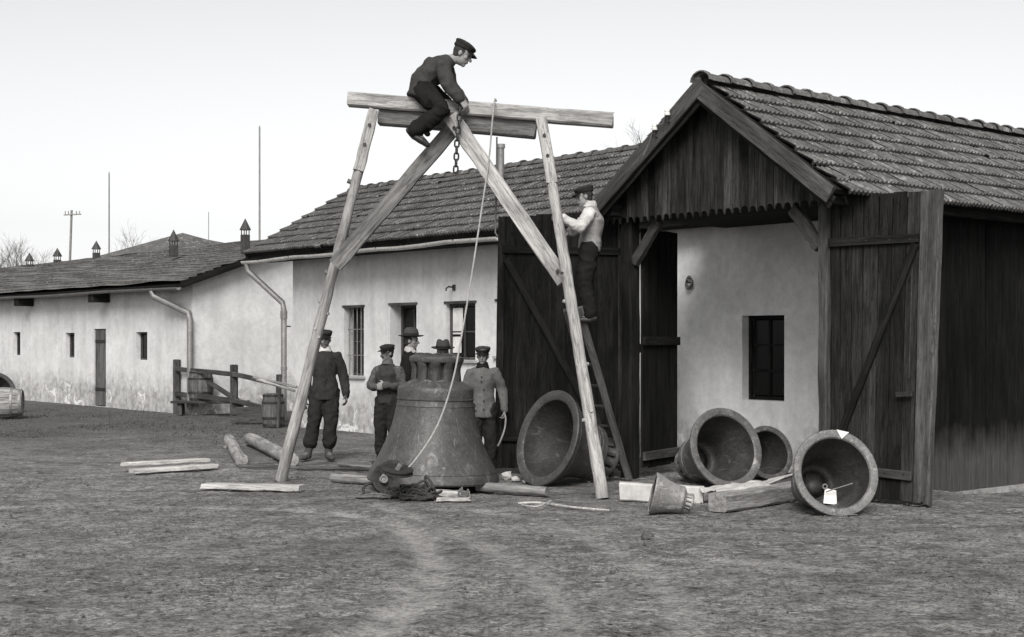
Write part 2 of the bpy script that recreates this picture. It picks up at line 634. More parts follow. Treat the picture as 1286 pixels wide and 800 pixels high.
# ================================================================== SHED (gable front)
def wall_bm(bm, M, x0, x1, z0, z1, holes, depth, back=True):
    """plastered wall in the plane y=0 of M (looking along +y) with real openings"""
    xs = sorted({x0, x1, *[h[0] for h in holes], *[h[1] for h in holes]})
    zs = sorted({z0, z1, *[h[2] for h in holes], *[h[3] for h in holes]})
    def q(*c):
        bm.faces.new([bm.verts.new(M @ V(p)) for p in c])
    for a, b in zip(xs, xs[1:]):
        for c, d in zip(zs, zs[1:]):
            mx, mz = (a + b) / 2, (c + d) / 2
            if any(h[0] < mx < h[1] and h[2] < mz < h[3] for h in holes):
                continue
            q((a, 0, c), (b, 0, c), (b, 0, d), (a, 0, d))
            if back:
                q((a, depth, c), (a, depth, d), (b, depth, d), (b, depth, c))
    for a, b, c, d in holes:
        q((a, 0, c), (a, depth, c), (a, depth, d), (a, 0, d))
        q((b, 0, c), (b, 0, d), (b, depth, d), (b, depth, c))
        q((a, 0, c), (b, 0, c), (b, depth, c), (a, depth, c))
        q((a, 0, d), (a, depth, d), (b, depth, d), (b, 0, d))
    q((x0, 0, z0), (x0, 0, z1), (x0, depth, z1), (x0, depth, z0))
    q((x1, 0, z0), (x1, depth, z0), (x1, depth, z1), (x1, 0, z1))
    q((x0, 0, z1), (x1, 0, z1), (x1, depth, z1), (x0, depth, z1))

UA, ZA, TS = 1.35, 4.27, .725          # ridge position, ridge height, roof slope (tan)
TH = math.atan(TS)
VG = -.40                              # gable overhang
VEND = 7.4
def roof_z(u):
    return ZA - TS * abs(u - UA)
shed = thing('shed', 'dark boarded shed with a tiled gable roof, big double doors standing open', 'shed', E(1.37, 2, 0))

def tile_me(w, l, mat, ribs=3):
    bm = bmesh.new()
    n = ribs * 5
    top0, top1, lip = [], [], []
    for i in range(n + 1):
        x = w * i / n
        h = .009 * math.cos(2 * PI * ribs * i / n)
        h += .011 * max(0, math.cos(2 * PI * ribs * i / n)) ** 3
        top0.append(bm.verts.new((x, 0, h + .052)))
        top1.append(bm.verts.new((x, l, h + .004)))
        lip.append(bm.verts.new((x, .004, h + .016)))
    for i in range(n):
        bm.faces.new((top0[i], top0[i + 1], top1[i + 1], top1[i]))
        bm.faces.new((lip[i], lip[i + 1], top0[i + 1], top0[i]))
    for f in bm.faces:
        f.normal_update()
    me = bpy.data.meshes.new('tile')
    bm.to_mesh(me); bm.free()
    me.materials.append(MATS[mat])
    shade(me, 50)
    return me
def lay_tiles(roof, org, ax, up, nrm, ncol, nrow, w, ex, mat, prefer, limit=300, seed=1):
    """tiles on a slope: org = lower corner, ax across, up the slope; the 'limit' best as parts, rest one stuff part"""
    rnd = random.Random(seed)
    me = tile_me(w * 1.03, ex * 1.12, mat)
    spots = []
    for r_ in range(nrow):
        for c in range(ncol):
            p = org + ax * (c * w + rnd.uniform(-.004, .004)) + up * (r_ * ex + rnd.uniform(-.004, .004)) + nrm * rnd.uniform(-.002, .006)
            a = rnd.uniform(-.012, .012)
            if rnd.random() < .02:
                p = p - up * rnd.uniform(.03, .07); a = rnd.uniform(-.07, .07)
            x = (ax * math.cos(a) + up * math.sin(a)); y = (up * math.cos(a) - ax * math.sin(a))
            spots.append((prefer(p), frame(x, y, nrm, p)))
    spots.sort(key=lambda s: s[0])
    for k, (_, m) in enumerate(spots[:limit]):
        link('roof_tile', me, None, roof, m)
    rest = spots[limit:]
    if rest:
        v0 = np.array([v.co[:] for v in me.vertices]); f0 = [list(p.vertices) for p in me.polygons]
        vs, fs = [], []
        for _, m in rest:
            A = np.array(m)
            base = len(vs)
            vs.extend((v0 @ A[:3, :3].T + A[:3, 3]).tolist())
            fs.extend([[i + base for i in f] for f in f0])
        m2 = bpy.data.meshes.new('tiles')
        m2.from_pydata(vs, [], fs)
        o = link('roof_tiles', shade(m2, 50), mat, roof)
        o['kind'] = 'stuff'
def slab(name, quad, thick, mat, parent):
    a, b, c, d = quad
    nrm = (b - a).cross(d - a).normalized()
    bm = bmesh.new()
    top = [bm.verts.new(p) for p in quad]
    bot = [bm.verts.new(p - nrm * thick) for p in quad]
    bm.faces.new(top); bm.faces.new(bot[::-1])
    for i in range(4):
        j = (i + 1) % 4
        bm.faces.new((top[i], bot[i], bot[j], top[j]))
    return link(name, mesh(bm), mat, parent)

# roof decking, right slope (seen) and left slope
UR, UL = -.38, 3.0
def sl(u, v, dz=0.0):
    return E(u, v, roof_z(u) + dz)
deck_r = slab('roof', [sl(UR, VG), sl(UR, VEND), sl(UA, VEND), sl(UA, VG)], .05, 'wood_soffit', shed)
upR = (sl(UA, 0) - sl(UR, 0)).normalized()
nR = (BX * math.sin(TH) + BZ * math.cos(TH))
slope_len = (sl(UA, 0) - sl(UR, 0)).length
nrow = 8
ex = (slope_len + .03) / nrow
lay_tiles(deck_r, sl(UR, VG + .10) - upR * .10, BY, upR, nR, 36, nrow, .205, ex, 'roof_tile', lambda p: p.y, 300, 3)
deck_l = slab('roof', [sl(UL, VEND), sl(UL, VG), sl(UA, VG), sl(UA, VEND)], .05, 'wood_soffit', shed)
nL = (-BX * math.sin(TH) + BZ * math.cos(TH))
upL = (sl(UA, 0) - sl(UL, 0)).normalized()
lay_tiles(deck_l, sl(UL, VEND) - upL * .16, -BY, upL, nL, 38, 8, .205, ex * .96, 'roof_tile', lambda p: p.y, 0, 4)
# ridge tiles: half round, each lapped over the next
def ridge_me(mat, r=.095, l=.40):
    bm = bmesh.new()
    prof = [(0, r * 1.0), (l * .82, r * .88), (l * .86, r * .88), (l, r * .86)]
    prof = [(0, r * 1.22), (.05, r * 1.2), (.06, r * 1.0), (l, r * .9)]
    rings = []
    for y, rr in prof:
        ring = []
        for k in range(9):
            a = PI * k / 8
            ring.append(bm.verts.new((math.cos(a) * rr, y, math.sin(a) * rr * .8)))
        for k in range(8, -1, -1):
            a = PI * k / 8
            ring.append(bm.verts.new((math.cos(a) * (rr - .016), y, math.sin(a) * (rr - .016) * .8)))
        rings.append(ring)
    n = 18
    for a, b in zip(rings, rings[1:]):
        for k in range(n):
            bm.faces.new((a[k], a[(k + 1) % n], b[(k + 1) % n], b[k]))
    bm.faces.new(rings[0]); bm.faces.new(rings[-1][::-1])
    me = mesh(bm); me.materials.append(MATS[mat])
    return shade(me, 40)
rm = ridge_me('roof_tile', .115)
rr_ = random.Random(5)
v = VG
while v < VEND - .3:
    link('ridge_tile', rm, None, shed, frame(-BX, BY * -1, BZ, E(UA, v + .40, ZA + .02 + rr_.uniform(-.006, .006))) @ Matrix.Rotation(rr_.uniform(-.03, .03), 4, 'Z') @ Matrix.Rotation(PI, 4, 'Z') @ Matrix.Translation((0, -.40, 0)))
    v += .345
# barge boards along the verge, each side two lapped boards
for u_end, sgn in ((UR - .03, -1), (UL + .03, 1)):
    a = E(UA, VG - .03, ZA + .02); b = E(u_end, VG - .03, roof_z(u_end) + .02)
    dn = (b - a).normalized(); nn = nR if sgn < 0 else nL
    hewn('barge_board', a - nn * .07 - dn * .03, b - nn * .07, .17, .032, nn, 'wood_frame', shed, 11 + sgn, 8, .004)
    hewn('barge_board', E(UA, VG + .02, ZA - .15), E(u_end * .97 + UA * .03, VG + .02, roof_z(u_end * .97 + UA * .03) - .15), .13, .03, nn, 'wood_soffit', shed, 21 + sgn, 8, .004)
# rafters' tails and purlins carrying the overhang
for u in (UA, -.22, 2.80):
    z = roof_z(u) - .16
    bar('purlin', E(u, VG + .08, z - .02), E(u, VEND, z - .02), .11, .13, BX, 'wood_soffit', shed)
# gable boarding with arched cuts along its lower edge
def gable_board(w, h0, h1, t_, mat):
    """lower edge arched, upper edge follows the roof (h0 left, h1 right)"""
    bm = bmesh.new()
    ar = [( -w / 2 + w * k / 6, .062 * math.sqrt(max(0, 1 - (k / 3 - 1) ** 2))) for k in range(7)]
    outline = ar + [(w / 2, h1), (-w / 2, h0)]
    f = [bm.verts.new((x, 0, z)) for x, z in outline]
    b = [bm.verts.new((x, t_, z)) for x, z in outline]
    bm.faces.new(f); bm.faces.new(b[::-1])
    for i in range(len(f)):
        j = (i + 1) % len(f)
        bm.faces.new((f[i], b[i], b[j], f[j]))
    return mesh(bm)
gw = .112
ZG = 2.895
u = -.30
rb = random.Random(9)
k = 0
while u < 3.02:
    w = gw * rb.uniform(.96, 1.0)
    zl, zr = roof_z(u + gw / 2) - .06 - ZG, roof_z(u - gw / 2) - .06 - ZG
    if min(zl, zr) > .06:
        me = gable_board(w, zl, zr, .022, 'wood_gable')
        link('gable_board', me, 'wood_gable', shed, frame(BX, BY, BZ, E(u, -.17 + rb.uniform(-.004, .004), ZG + rb.uniform(-.008, .008))))
    u += gw
# posts, lintel and knee braces
ZT = 2.98
post_l = hewn('post', E(2.78, .0, 0), E(2.78, .0, ZT), .17, .16, BX, 'wood_boards', shed, 31)
post_r = hewn('post', E(.02, .0, 0), E(.02, .0, ZT), .10, .14, BX, 'wood_frame', shed, 32)
hewn('lintel', E(3.0, .0, 3.07), E(-.25, .0, 3.07), .16, .16, BZ, 'wood_soffit', shed, 33)
hewn('knee_brace', E(2.70, -.01, 2.45), E(2.32, -.01, 2.90), .11, .08, BX, 'wood_frame', shed, 34)
hewn('knee_brace', E(.08, -.01, 2.50), E(.42, -.01, 2.90), .13, .08, BX, 'wood_frame', shed, 35)
for k in range(9):  # dark boards added to keep the top of the porch dark
    bar('added_ceiling_board', E(2.95, -.05 + k * .22, 2.965), E(.0, -.05 + k * .22, 2.965), .214, .02, BY, 'wood_soffit', shed)
# recessed plastered front with a window
B0 = frame(BX, BY, BZ, E(0, 1.94, 0))
wx0, wx1 = -U_at(932, 1.94), -U_at(985, 1.94)
wz1, wz0 = Z_at(958, 396, 1.94), Z_at(958, 503, 1.94)
bm = bmesh.new()
wall_bm(bm, B0, -4.3, -.02, -.1, 3.0, [(wx0, wx1, wz0, wz1)], .28)
swall = link('wall', mesh(bm), 'plaster_porch', shed)
bm = bmesh.new()
zz = 3.0
pts = [(-2.98, zz), (-.02, zz), (-.02, roof_z(.02) - .1), (-UA, ZA - .1), (-2.98, roof_z(2.98) - .1)]
f = [bm.verts.new(B0 @ V((x, .02, z))) for x, z in pts]; b = [bm.verts.new(B0 @ V((x, .2, z))) for x, z in pts]
bm.faces.new(f); bm.faces.new(b[::-1])
for i in range(5):
    bm.faces.new((f[i], b[i], b[(i + 1) % 5], f[(i + 1) % 5]))
link('gable_wall', mesh(bm), 'plaster_porch', shed)
def window(parent, M, x0, x1, z0, z1, depth, panes=(2, 2), bars=0, fr='wood_old', curtain=False, open_=False, fw=.045, name='window'):
    w = link(name, box_me(fw, .05, z1 - z0 - .004, fr), None, parent, M @ Matrix.Translation((x0 + fw / 2 + .002, depth, z0 + .002)))
    def fp(nm, xa, xb, za, zb, y, th, mat):
        bm = bmesh.new()
        bmesh.ops.create_cube(bm, size=1)
        for v_ in bm.verts:
            v_.co = V(((xa + xb) / 2 + v_.co.x * (xb - xa), y + v_.co.y * th, (za + zb) / 2 + v_.co.z * (zb - za)))
        return link(nm, mesh(bm), mat, w, M)
    fp('frame', x1 - fw - .002, x1 - .002, z0 + .002, z1 - .002, depth, .05, fr)
    fp('frame', x0 + fw + .004, x1 - fw - .004, z1 - fw, z1 - .003, depth, .048, fr)
    fp('frame', x0 + fw + .004, x1 - fw - .004, z0 + .003, z0 + fw, depth, .048, fr)
    nx, nz = panes
    ix0, ix1, iz0, iz1 = x0 + fw + .004, x1 - fw - .004, z0 + fw + .002, z1 - fw - .002
    for i in range(1, nx):
        x = ix0 + (ix1 - ix0) * i / nx
        fp('glazing_bar', x - .014, x + .014, iz0, iz1, depth, .036, fr)
    for j in range(1, nz):
        z = iz0 + (iz1 - iz0) * j / nz
        fp('glazing_bar', ix0, ix1, z - .011, z + .011, depth - .002, .03, fr)
    if not open_:
        for i in range(nx):
            for j in range(nz):
                xa = ix0 + (ix1 - ix0) * i / nx + .015; xb = ix0 + (ix1 - ix0) * (i + 1) / nx - .015
                za = iz0 + (iz1 - iz0) * j / nz + .012; zb = iz0 + (iz1 - iz0) * (j + 1) / nz - .012
                fp('pane', xa, xb, za, zb, depth + .006, .004, 'glass')
    if curtain:
        fp('curtain', ix0 + .02, ix0 + (ix1 - ix0) * .42, iz0 + (iz1 - iz0) * .45, iz1 - .02, depth - .012, .004, 'curtain')
        fp('curtain', ix0 + .02, ix0 + (ix1 - ix0) * .36, iz0 + (iz1 - iz0) * .08, iz0 + (iz1 - iz0) * .40, depth - .012, .004, 'curtain')
    fp('dark_backing', x0 + .01, x1 - .01, z0 + .01, z1 - .01, depth + .09, .02, 'dark_room')  # near-black panel: darkness of the unlit room put into its colour
    if bars:
        for i in range(bars):
            x = x0 + (x1 - x0) * (i + .5) / bars
            tube('iron_bar', [M @ V((x, depth * .35, z0 - .01)), M @ V((x, depth * .35, z1 + .01))], .010, 'zinc', w, 6)
        for zf in (.3, .68):
            z = z0 + (z1 - z0) * zf
            tube('iron_bar', [M @ V((x0 - .01, depth * .35 + .012, z)), M @ V((x1 + .01, depth * .35 + .012, z))], .008, 'zinc', w, 6)
    return w
window(shed, B0, wx0, wx1, wz0, wz1, .14, (2, 3), 0, 'wood_soffit')
# coil of wire on a bracket high on the recessed wall
cu, cz = U_at(868, 1.94), Z_at(868, 355, 1.94)
cc = E(cu, 1.90, cz)
coil = thing('wire_coil', 'small coil of wire hung on the white recessed wall of the shed', 'wire coil', cc)
for kk in range(4):
    rr = .05 + .012 * kk
    pts = [cc + BX * math.cos(a) * rr * (1 - .1 * kk) + BZ * math.sin(a) * rr + BY * (.012 * math.sin(a * 2 + kk)) for a in np.linspace(0, 2 * PI, 20)]
    tube('loop', pts, .008, 'rope_dark' if kk % 2 else 'zinc', coil, 5)
tube('hook', [cc + BY * .05, cc - BY * .03, cc - BY * .03 + BZ * .03], .008, 'iron', coil, 5)
# right long wall: upright boards over a low plinth
wv = .02
rw = random.Random(13)
side_wall = link('side_wall', box_me(.08, .08, 7.2, 'wood_soffit'), None, shed, frame(BZ, BX, BY, E(.06, .15, 2.85)))
link('wall_rail', box_me(.08, .07, 7.2, 'wood_soffit'), None, side_wall, frame(BZ, BX, BY, E(.06, .15, .35)))
v = .02
while v < 7.3:
    w = rw.choice((.15, .17, .19))
    zb = -.10
    o = link('board', box_me(w - .006, .022, 3.22, 'wood_wall'), None, side_wall, frame(BY, -BX, BZ, E(-.012 + rw.uniform(-.006, .006), v + w / 2, zb + rw.uniform(-.012, .02))) @ Matrix.Rotation(rw.uniform(-.003, .003), 4, 'Y'))
    v += w
bm = bmesh.new()
wall_bm(bm, frame(BX, BY, BZ, E(0, 0, 0)), -.02, .10, -.45, -.09, [], 7.3)
link('plinth', mesh(bm), 'plinth', shed)

# doors ----------------------------------------------------------------
def leaf(name, label_mat, HB, HT, FB, FT, nb, parent, seed, front):
    """boarded leaf spanned by four corners; boards, ledges and brace are pieces of its own"""
    rnd = random.Random(seed)
    along = (FB - HB).normalized()
    mz = .5
    d = bar(name, HB.lerp(HT, mz) - front * .035, FB.lerp(FT, mz) - front * .035, .10, .03, BZ, label_mat, parent)   # rear ledge carrying the boards
    edges = [0.0]
    for i in range(nb):
        edges.append(edges[-1] + rnd.uniform(.8, 1.2))
    edges = [e / edges[-1] for e in edges]
    for a, b in zip(edges, edges[1:]):
        m = (a + b) / 2
        p0, p1 = HB.lerp(FB, m), HT.lerp(FT, m)
        p0 = p0 + V((0, 0, rnd.uniform(-.015, .02))); p1 = p1 + V((0, 0, rnd.uniform(-.005, .005)))
        w = (b - a) * (FB - HB).length - rnd.uniform(.0, .005)
        bar('board', p0 - front * rnd.uniform(0, .006), p1 - front * rnd.uniform(0, .006), w, .024, along, label_mat, d)
    return d
# right leaf, swung out towards the camera
HB, HT = P(1041, 610, 14.1), P(1041, 246, 14.1)
HB.z = .03
FB, FT = P(1146, 630, 13.42), P(1158, 240, 13.42)
FB.z = .03
nrm_r = (FB - HB).normalized().cross(BZ)
if nrm_r.y > 0: nrm_r = -nrm_r
dr = leaf('door', 'wood_door', HB, HT, FB, FT, 7, shed, 41, nrm_r)
dr['label'] = 'boarded door leaf beside the chipped bell, bracing on its near face'
def onleaf(H0, H1, F0, F1, a, b, off, nrm):
    return H0.lerp(F0, a).lerp(H1.lerp(F1, a), b) + nrm * off
L_ = lambda a, b, off=.03: onleaf(HB, HT, FB, FT, a, b, off, nrm_r)
bar('ledge', L_(.01, .842), L_(1.0, .85), .085, .035, BZ, 'wood_door', dr)
bar('ledge', L_(.01, .095), L_(1.0, .085), .085, .035, BZ, 'wood_frame', dr)
bar('diagonal_brace', L_(.06, .13, .033), L_(.97, .83, .033), .075, .035, nrm_r.cross(L_(1, .8) - L_(0, .1)), 'wood_boards', dr)
hewn('stile', P(1153, 631, 13.38), P(1163, 240, 13.38), .085, .06, (FB - HB).normalized(), 'wood_frame', dr, 43, 10, .003)
hewn('stile', P(1161, 634, 13.42), P(1176, 239, 13.42), .125, .09, (FB - HB).normalized(), 'wood_frame', dr, 44, 12, .004)
tube('bolt_rod', [L_(.955, .40, .06), L_(.955, .75, .06)], .009, 'iron', dr, 6)
bar('latch', L_(.82, .345, .06), L_(1.0, .35, .06), .05, .03, BZ, 'iron', dr)
for f_ in (.2, .45, .7, .92):
    for zz in (.845, .09):
        tube('nail', [L_(f_, zz, .04), L_(f_, zz, .053)], .009, 'iron', dr, 6)
# left leaf, folded right back beside the opening
lHB, lHT = P(789, 600, 16.42), P(789, 264, 16.42); lHB.z = .06
lFB, lFT = P(627, 590, 16.75), P(632, 272, 16.75); lFB.z = .06
nrm_l = V((0, -1, 0))
dl = leaf('door', 'wood_boards', lHB, lHT, lFB, lFT, 8, shed, 51, nrm_l)
dl['label'] = 'tall boarded door leaf folded back behind the ladder'
K_ = lambda a, b, off=.03: onleaf(lHB, lHT, lFB, lFT, a, b, off, nrm_l)
bar('ledge', K_(.0, .84), K_(1.0, .868), .085, .035, BZ, 'wood_boards', dl)
bar('ledge', K_(.0, .12), K_(1.0, .12), .085, .035, BZ, 'wood_boards', dl)
bar('diagonal_brace', K_(.22, .16, .033), K_(.97, .83, .033), .08, .035, nrm_l.cross(K_(1, .8) - K_(0, .1)), 'wood_soffit', dl)
hewn('stile', K_(1.01, .0, .01), K_(1.01, 1.0, .01), .085, .05, V((1, 0, 0)), 'wood_door', dl, 53, 10, .003)
hewn('stile', K_(.05, .0, .01), K_(.05, 1.0, .01), .09, .05, V((1, 0, 0)), 'wood_door', dl, 54, 10, .003)
# narrow inner leaf standing into the porch
iHB = E(2.70, .10, .10); iFB = E(2.70, .10, .10) + (P(850, 590, 17.0) - E(2.70, .10, .10)); iFB.z = .10
iHT = iHB + V((0, 0, 2.75)); iFT = iFB + V((0, 0, 2.75))
nrm_i = (iFB - iHB).normalized().cross(BZ)
if nrm_i.y > 0: nrm_i = -nrm_i
di = leaf('inner_door', 'wood_boards', iHB, iHT, iFB, iFT, 5, shed, 61, nrm_i)
di['label'] = 'narrow boarded leaf turned into the porch opening'
I_ = lambda a, b, off=.03: onleaf(iHB, iHT, iFB, iFT, a, b, off, nrm_i)
bar('ledge', I_(0, .05), I_(1.02, .05), .10, .04, BZ, 'wood_frame', di)
bar('ledge', I_(0, .53), I_(1.0, .53), .10, .04, BZ, 'wood_boards', di)

# insulators on the left barge board with drooping wires
for px, py in ((838, 146), (822, 163)):
    iu = U_at(px, VG - .09)
    p = E(iu, VG - .09, roof_z(iu) + .0)
    ins = thing('insulator', 'white porcelain insulator on the shed barge board, ' + ('nearer the ridge' if px == 838 else 'the lower of the two'), 'insulator', p)
    bm = bmesh.new()
    lathe_bm(bm, [(0, 0), (.030, 0), (.034, .02), (.022, .03), (.030, .04), (.026, .07), (.014, .085), (0, .088)], 14)
    link('porcelain_bell', shade(mesh(bm), 60), 'porcelain', ins, Matrix.Translation(p - V((0, 0, .03))))
    tube('pin', [p - V((0, 0, .03)), p - V((0, 0, .10)), p + BY * .08 - V((0, 0, .11))], .008, 'iron', ins, 6)
wa, wb = P(822, 163, 15.0), P(822, 163, 15.0)
w1 = tube('cable', [E(U_at(px_, VG - .09), VG - .09, roof_z(U_at(px_, VG - .09)) + dz_) for px_, dz_ in ((838, .03), (832, -.06), (822, .02), (815, -.1), (808, -.16))], .006, 'zinc', None, 5)
tag(w1, 'loose cable drooping from the insulators along the barge board', 'cable')

# ================================================================== LONG BUILDING beside the shed
VB = 2.10
hall = thing('long_building', 'long plastered building with barred window and ribbed tile roof, joined to the shed', 'building', E(8.3, 4, 0))
B1 = frame(BX, BY, BZ, E(0, VB, 0))
def ux(px): return -U_at(px, VB)
h1 = (ux(432), ux(457), Z_at(444, 472, VB), Z_at(444, 386, VB))
h2 = (ux(490), ux(523), Z_at(506, 470, VB), Z_at(506, 383, VB))
h3 = (ux(560), ux(597), Z_at(578, 452, VB), Z_at(578, 381, VB))
h4 = (ux(624), ux(664), Z_at(640, 447, VB), Z_at(640, 378, VB))
EZ, RZ, VR = 3.17, 4.46, 3.80
UE0, UE1 = 2.95, 14.34
bm = bmesh.new()
wall_bm(bm, B1, -13.66, -4.31, -.1, 3.02, [h1, h2, h3, h4], .30)
hw = link('wall', mesh(bm), 'plaster', hall)
bm = bmesh.new()     # end walls up to the ridge
for u in (13.66, 3.05):
    pts = [(VB + .30, -.1), (VR * 2 - VB, -.1), (VR * 2 - VB, 2.95), (VR, RZ - .12), (VB + .30, 3.02)]
    f = [bm.verts.new(E(u, v_, z)) for v_, z in pts]; b = [bm.verts.new(E(u - .2, v_, z)) for v_, z in pts]
    bm.faces.new(f); bm.faces.new(b[::-1])
    for i in range(5):
        bm.faces.new((f[i], b[i], b[(i + 1) % 5], f[(i + 1) % 5]))
link('end_wall', mesh(bm), 'plaster', hall)
bm = bmesh.new()
wall_bm(bm, frame(BX, BY, BZ, E(0, VR * 2 - VB - .05, 0)), -13.4, -3.0, -.1, 2.95, [], .25)
link('rear_wall', mesh(bm), 'plaster', hall)
window(hall, B1, *h1[:2], h1[2], h1[3], .20, (2, 2), 5)
window(hall, B1, *h2[:2], h2[2], h2[3], .24, (2, 2), 0)
window(hall, B1, *h3[:2], h3[2], h3[3], .10, (2, 2), 0, 'wood_frame', True)
window(hall, B1, *h4[:2], h4[2], h4[3], .08, (2, 2), 0, 'wood_frame')
for h in (h1, h2, h3, h4):
    bm = bmesh.new()
    bmesh.ops.create_cube(bm, size=1)
    for v_ in bm.verts:
        v_.co = V(((h[0] + h[1]) / 2 + v_.co.x * (h[1] - h[0] + .10), -.015 + v_.co.y * .07, h[2] - .024 + v_.co.z * .04))
    link('window_sill', mesh(bm), 'plinth', hall, B1)
    bm = bmesh.new()
    bmesh.ops.create_cube(bm, size=1)
    for v_ in bm.verts:
        v_.co = V(((h[0] + h[1]) / 2 + v_.co.x * (h[1] - h[0] + .06), -.008 + v_.co.y * .03, h[3] + .02 + v_.co.z * .035))
    link('window_head', mesh(bm), 'wood_old', hall, B1)
# roof
def hz(v_): return RZ - (RZ - EZ) * abs(v_ - VR) / (VR - 1.54)
V0 = 1.54
roof2 = slab('roof', [E(UE1, V0, EZ), E(UE0, V0, EZ), E(UE0, VR, RZ), E(UE1, VR, RZ)], .07, 'wood_soffit', hall)
V9 = VR * 2 - V0
slab('roof', [E(UE0, V9, EZ), E(UE1, V9, EZ), E(UE1, VR, RZ), E(UE0, VR, RZ)], .07, 'roof_tile_dull', hall)
up2 = (E(0, VR, RZ) - E(0, V0, EZ)).normalized()
n2 = BX.cross(up2)
sl2 = (E(0, VR, RZ) - E(0, V0, EZ)).length
lay_tiles(roof2, E(UE1, V0, EZ) - up2 * .06, BX, up2, n2, 55, 9, (UE1 - UE0) / 55, (sl2 + .03) / 9, 'roof_tile_dull', lambda p: p.y, 300, 8)
rm2 = ridge_me('roof_tile_dull', .10, .40)
u = UE1
while u > UE0 + .2:
    link('ridge_tile', rm2, None, hall, frame(BY, -BX, BZ, E(u - .40, VR, RZ + rr_.uniform(-.006, .006))) @ Matrix.Rotation(rr_.uniform(-.03, .03), 4, 'Z'))
    u -= .345
hewn('fascia', E(UE1 - .02, V0 + .06, EZ - .10), E(UE0, V0 + .06, EZ - .10), .13, .03, BZ, 'wood_soffit', hall, 71, 12, .003)
bar('soffit', E(UE1 - .05, V0 + .24, EZ - .16), E(UE0, V0 + .24, EZ - .16), .36, .02, BY, 'wood_soffit', hall)
hewn('verge_board', E(UE1 + .02, V0 - .02, EZ - .06), E(UE1 + .02, VR, RZ - .05), .15, .03, n2, 'wood_soffit', hall, 72, 8, .003)
# gutter and down pipe
def gutter(p0, p1, r, mat, parent, n=7):
    bm = bmesh.new()
    d = (p1 - p0).normalized(); x = d.cross(BZ).normalized()
    rows = []
    seg = 12
    for i in range(seg + 1):
        p = p0.lerp(p1, i / seg) - V((0, 0, .012 * math.sin(i * 1.7)))
        o_, i_ = [], []
        for k in range(n + 1):
            a = PI + PI * k / n
            o_.append(p + x * math.cos(a) * r + BZ * math.sin(a) * r)
            i_.append(p + x * math.cos(a) * (r - .006) + BZ * math.sin(a) * (r - .006))
        rows.append([bm.verts.new(c) for c in o_ + i_[::-1]])
    m = len(rows[0])
    for a, b in zip(rows, rows[1:]):
        for k in range(m):
            bm.faces.new((a[k], a[(k + 1) % m], b[(k + 1) % m], b[k]))
    bm.faces.new(rows[0]); bm.faces.new(rows[-1][::-1])
    return link('gutter', shade(mesh(bm), 50), mat, parent)
ga, gb = E(UE1 + .1, V0 - .02, EZ - .15), E(U_at(628, V0), V0 - .02, EZ - .10)
gut = gutter(ga, gb, .06, 'zinc_pale', hall)
for i in range(11):
    p = ga.lerp(gb, (i + .5) / 11)
    tube('gutter_bracket', [p + BY * .07 + BZ * .03, p - BZ * .065, p - BY * .068 + BZ * .01], .009, 'iron', gut, 5)
dp = [E(UE1 - .02, V0 - .02, EZ - .19), E(UE1 - .03, V0, EZ - .33), E(13.80, VB - .13, EZ - .92), E(13.74, VB - .14, EZ - 1.05), E(13.74, VB - .14, .12)]
dpipe = tube('down_pipe', dp, .052, 'zinc', hall, 12)
tube('pipe_collar', [dp[3] - V((0, 0, .02)), dp[3] - V((0, 0, .16))], .064, 'zinc', dpipe, 12)
tube('pipe_collar', [dp[4] + V((0, 0, .9)), dp[4] + V((0, 0, .96))], .060, 'zinc', dpipe, 12)
tube('pipe_clip', [dp[3] - V((0, 0, .3)), dp[3] - V((0, 0, .3)) + BY * .14], .012, 'iron', dpipe, 6)
# small lamp bracket on the wall and the chimney pipe beyond the ridge
q = E(U_at(571, VB), VB - .02, Z_at(571, 361, VB))
br = thing('wall_bracket', 'small dark iron bracket high on the long white wall', 'bracket', q)
bar('plate', q + BY * .02, q - BY * .012, .06, .09, BX, 'iron', br)
tube('arm', [q, q - BY * .10 + BZ * .01, q - BY * .15 - BZ * .02, q - BY * .15 - BZ * .06], .013, 'iron', br, 6)
cp = P(629, 214, 22.9)
ch = thing('chimney_pipe', 'slender chimney pipe standing behind the long ridge', 'chimney', V((cp.x, cp.y, cp.z - .5)))
tube('flue', [cp - V((0, 0, .5)), P(629, 185, 22.9)], .055, 'zinc', ch, 10)
tube('collar', [P(629, 186, 22.9), P(629, 181, 22.9)], .07, 'zinc', ch, 10)

# ================================================================== LEFT BUILDING
left = thing('low_building', 'low whitewashed outbuilding with small windows and roof vents, far side of the fence', 'building', E(26, 5, 0))
VLF = 2.6
U0L, U1L = 18.55, 40.0
BL = frame(BX, BY, BZ, E(0, VLF, 0))
def lx(px): return -U_at(px, VLF)
wl = []
for px, w_, y0, y1 in ((21, 9, 417, 446), (88, 11, 418, 449), (178, 14, 417, 452)):
    wl.append((lx(px - w_ / 2), lx(px + w_ / 2), Z_at(px, y1, VLF), Z_at(px, y0, VLF)))
dd = (lx(118), lx(133), 0.0, Z_at(125, 413, VLF))
EZL, RZL, VRL = 2.86, 3.92, 5.4
bm = bmesh.new()
wall_bm(bm, BL, -U1L, -U0L, -.15, EZL - .02, wl + [dd], .3)
link('wall', mesh(bm), 'plaster_old', left)
bm = bmesh.new()
for u in (U0L,):
    pts = [(VLF + .01, -.15), (VRL * 2 - VLF, -.15), (VRL * 2 - VLF, EZL - .02), (VRL, RZL - .1), (VLF + .01, EZL - .02)]
    f = [bm.verts.new(E(u - .003, v_, z)) for v_, z in pts]; b = [bm.verts.new(E(u + .25, v_ + (.4 if i in (0, 4) else 0), z)) for i, (v_, z) in enumerate(pts)]
    bm.faces.new(f); bm.faces.new(b[::-1])
    for i in range(5):
        bm.faces.new((f[i], b[i], b[(i + 1) % 5], f[(i + 1) % 5]))
link('gable_wall', mesh(bm), 'plaster_old', left)
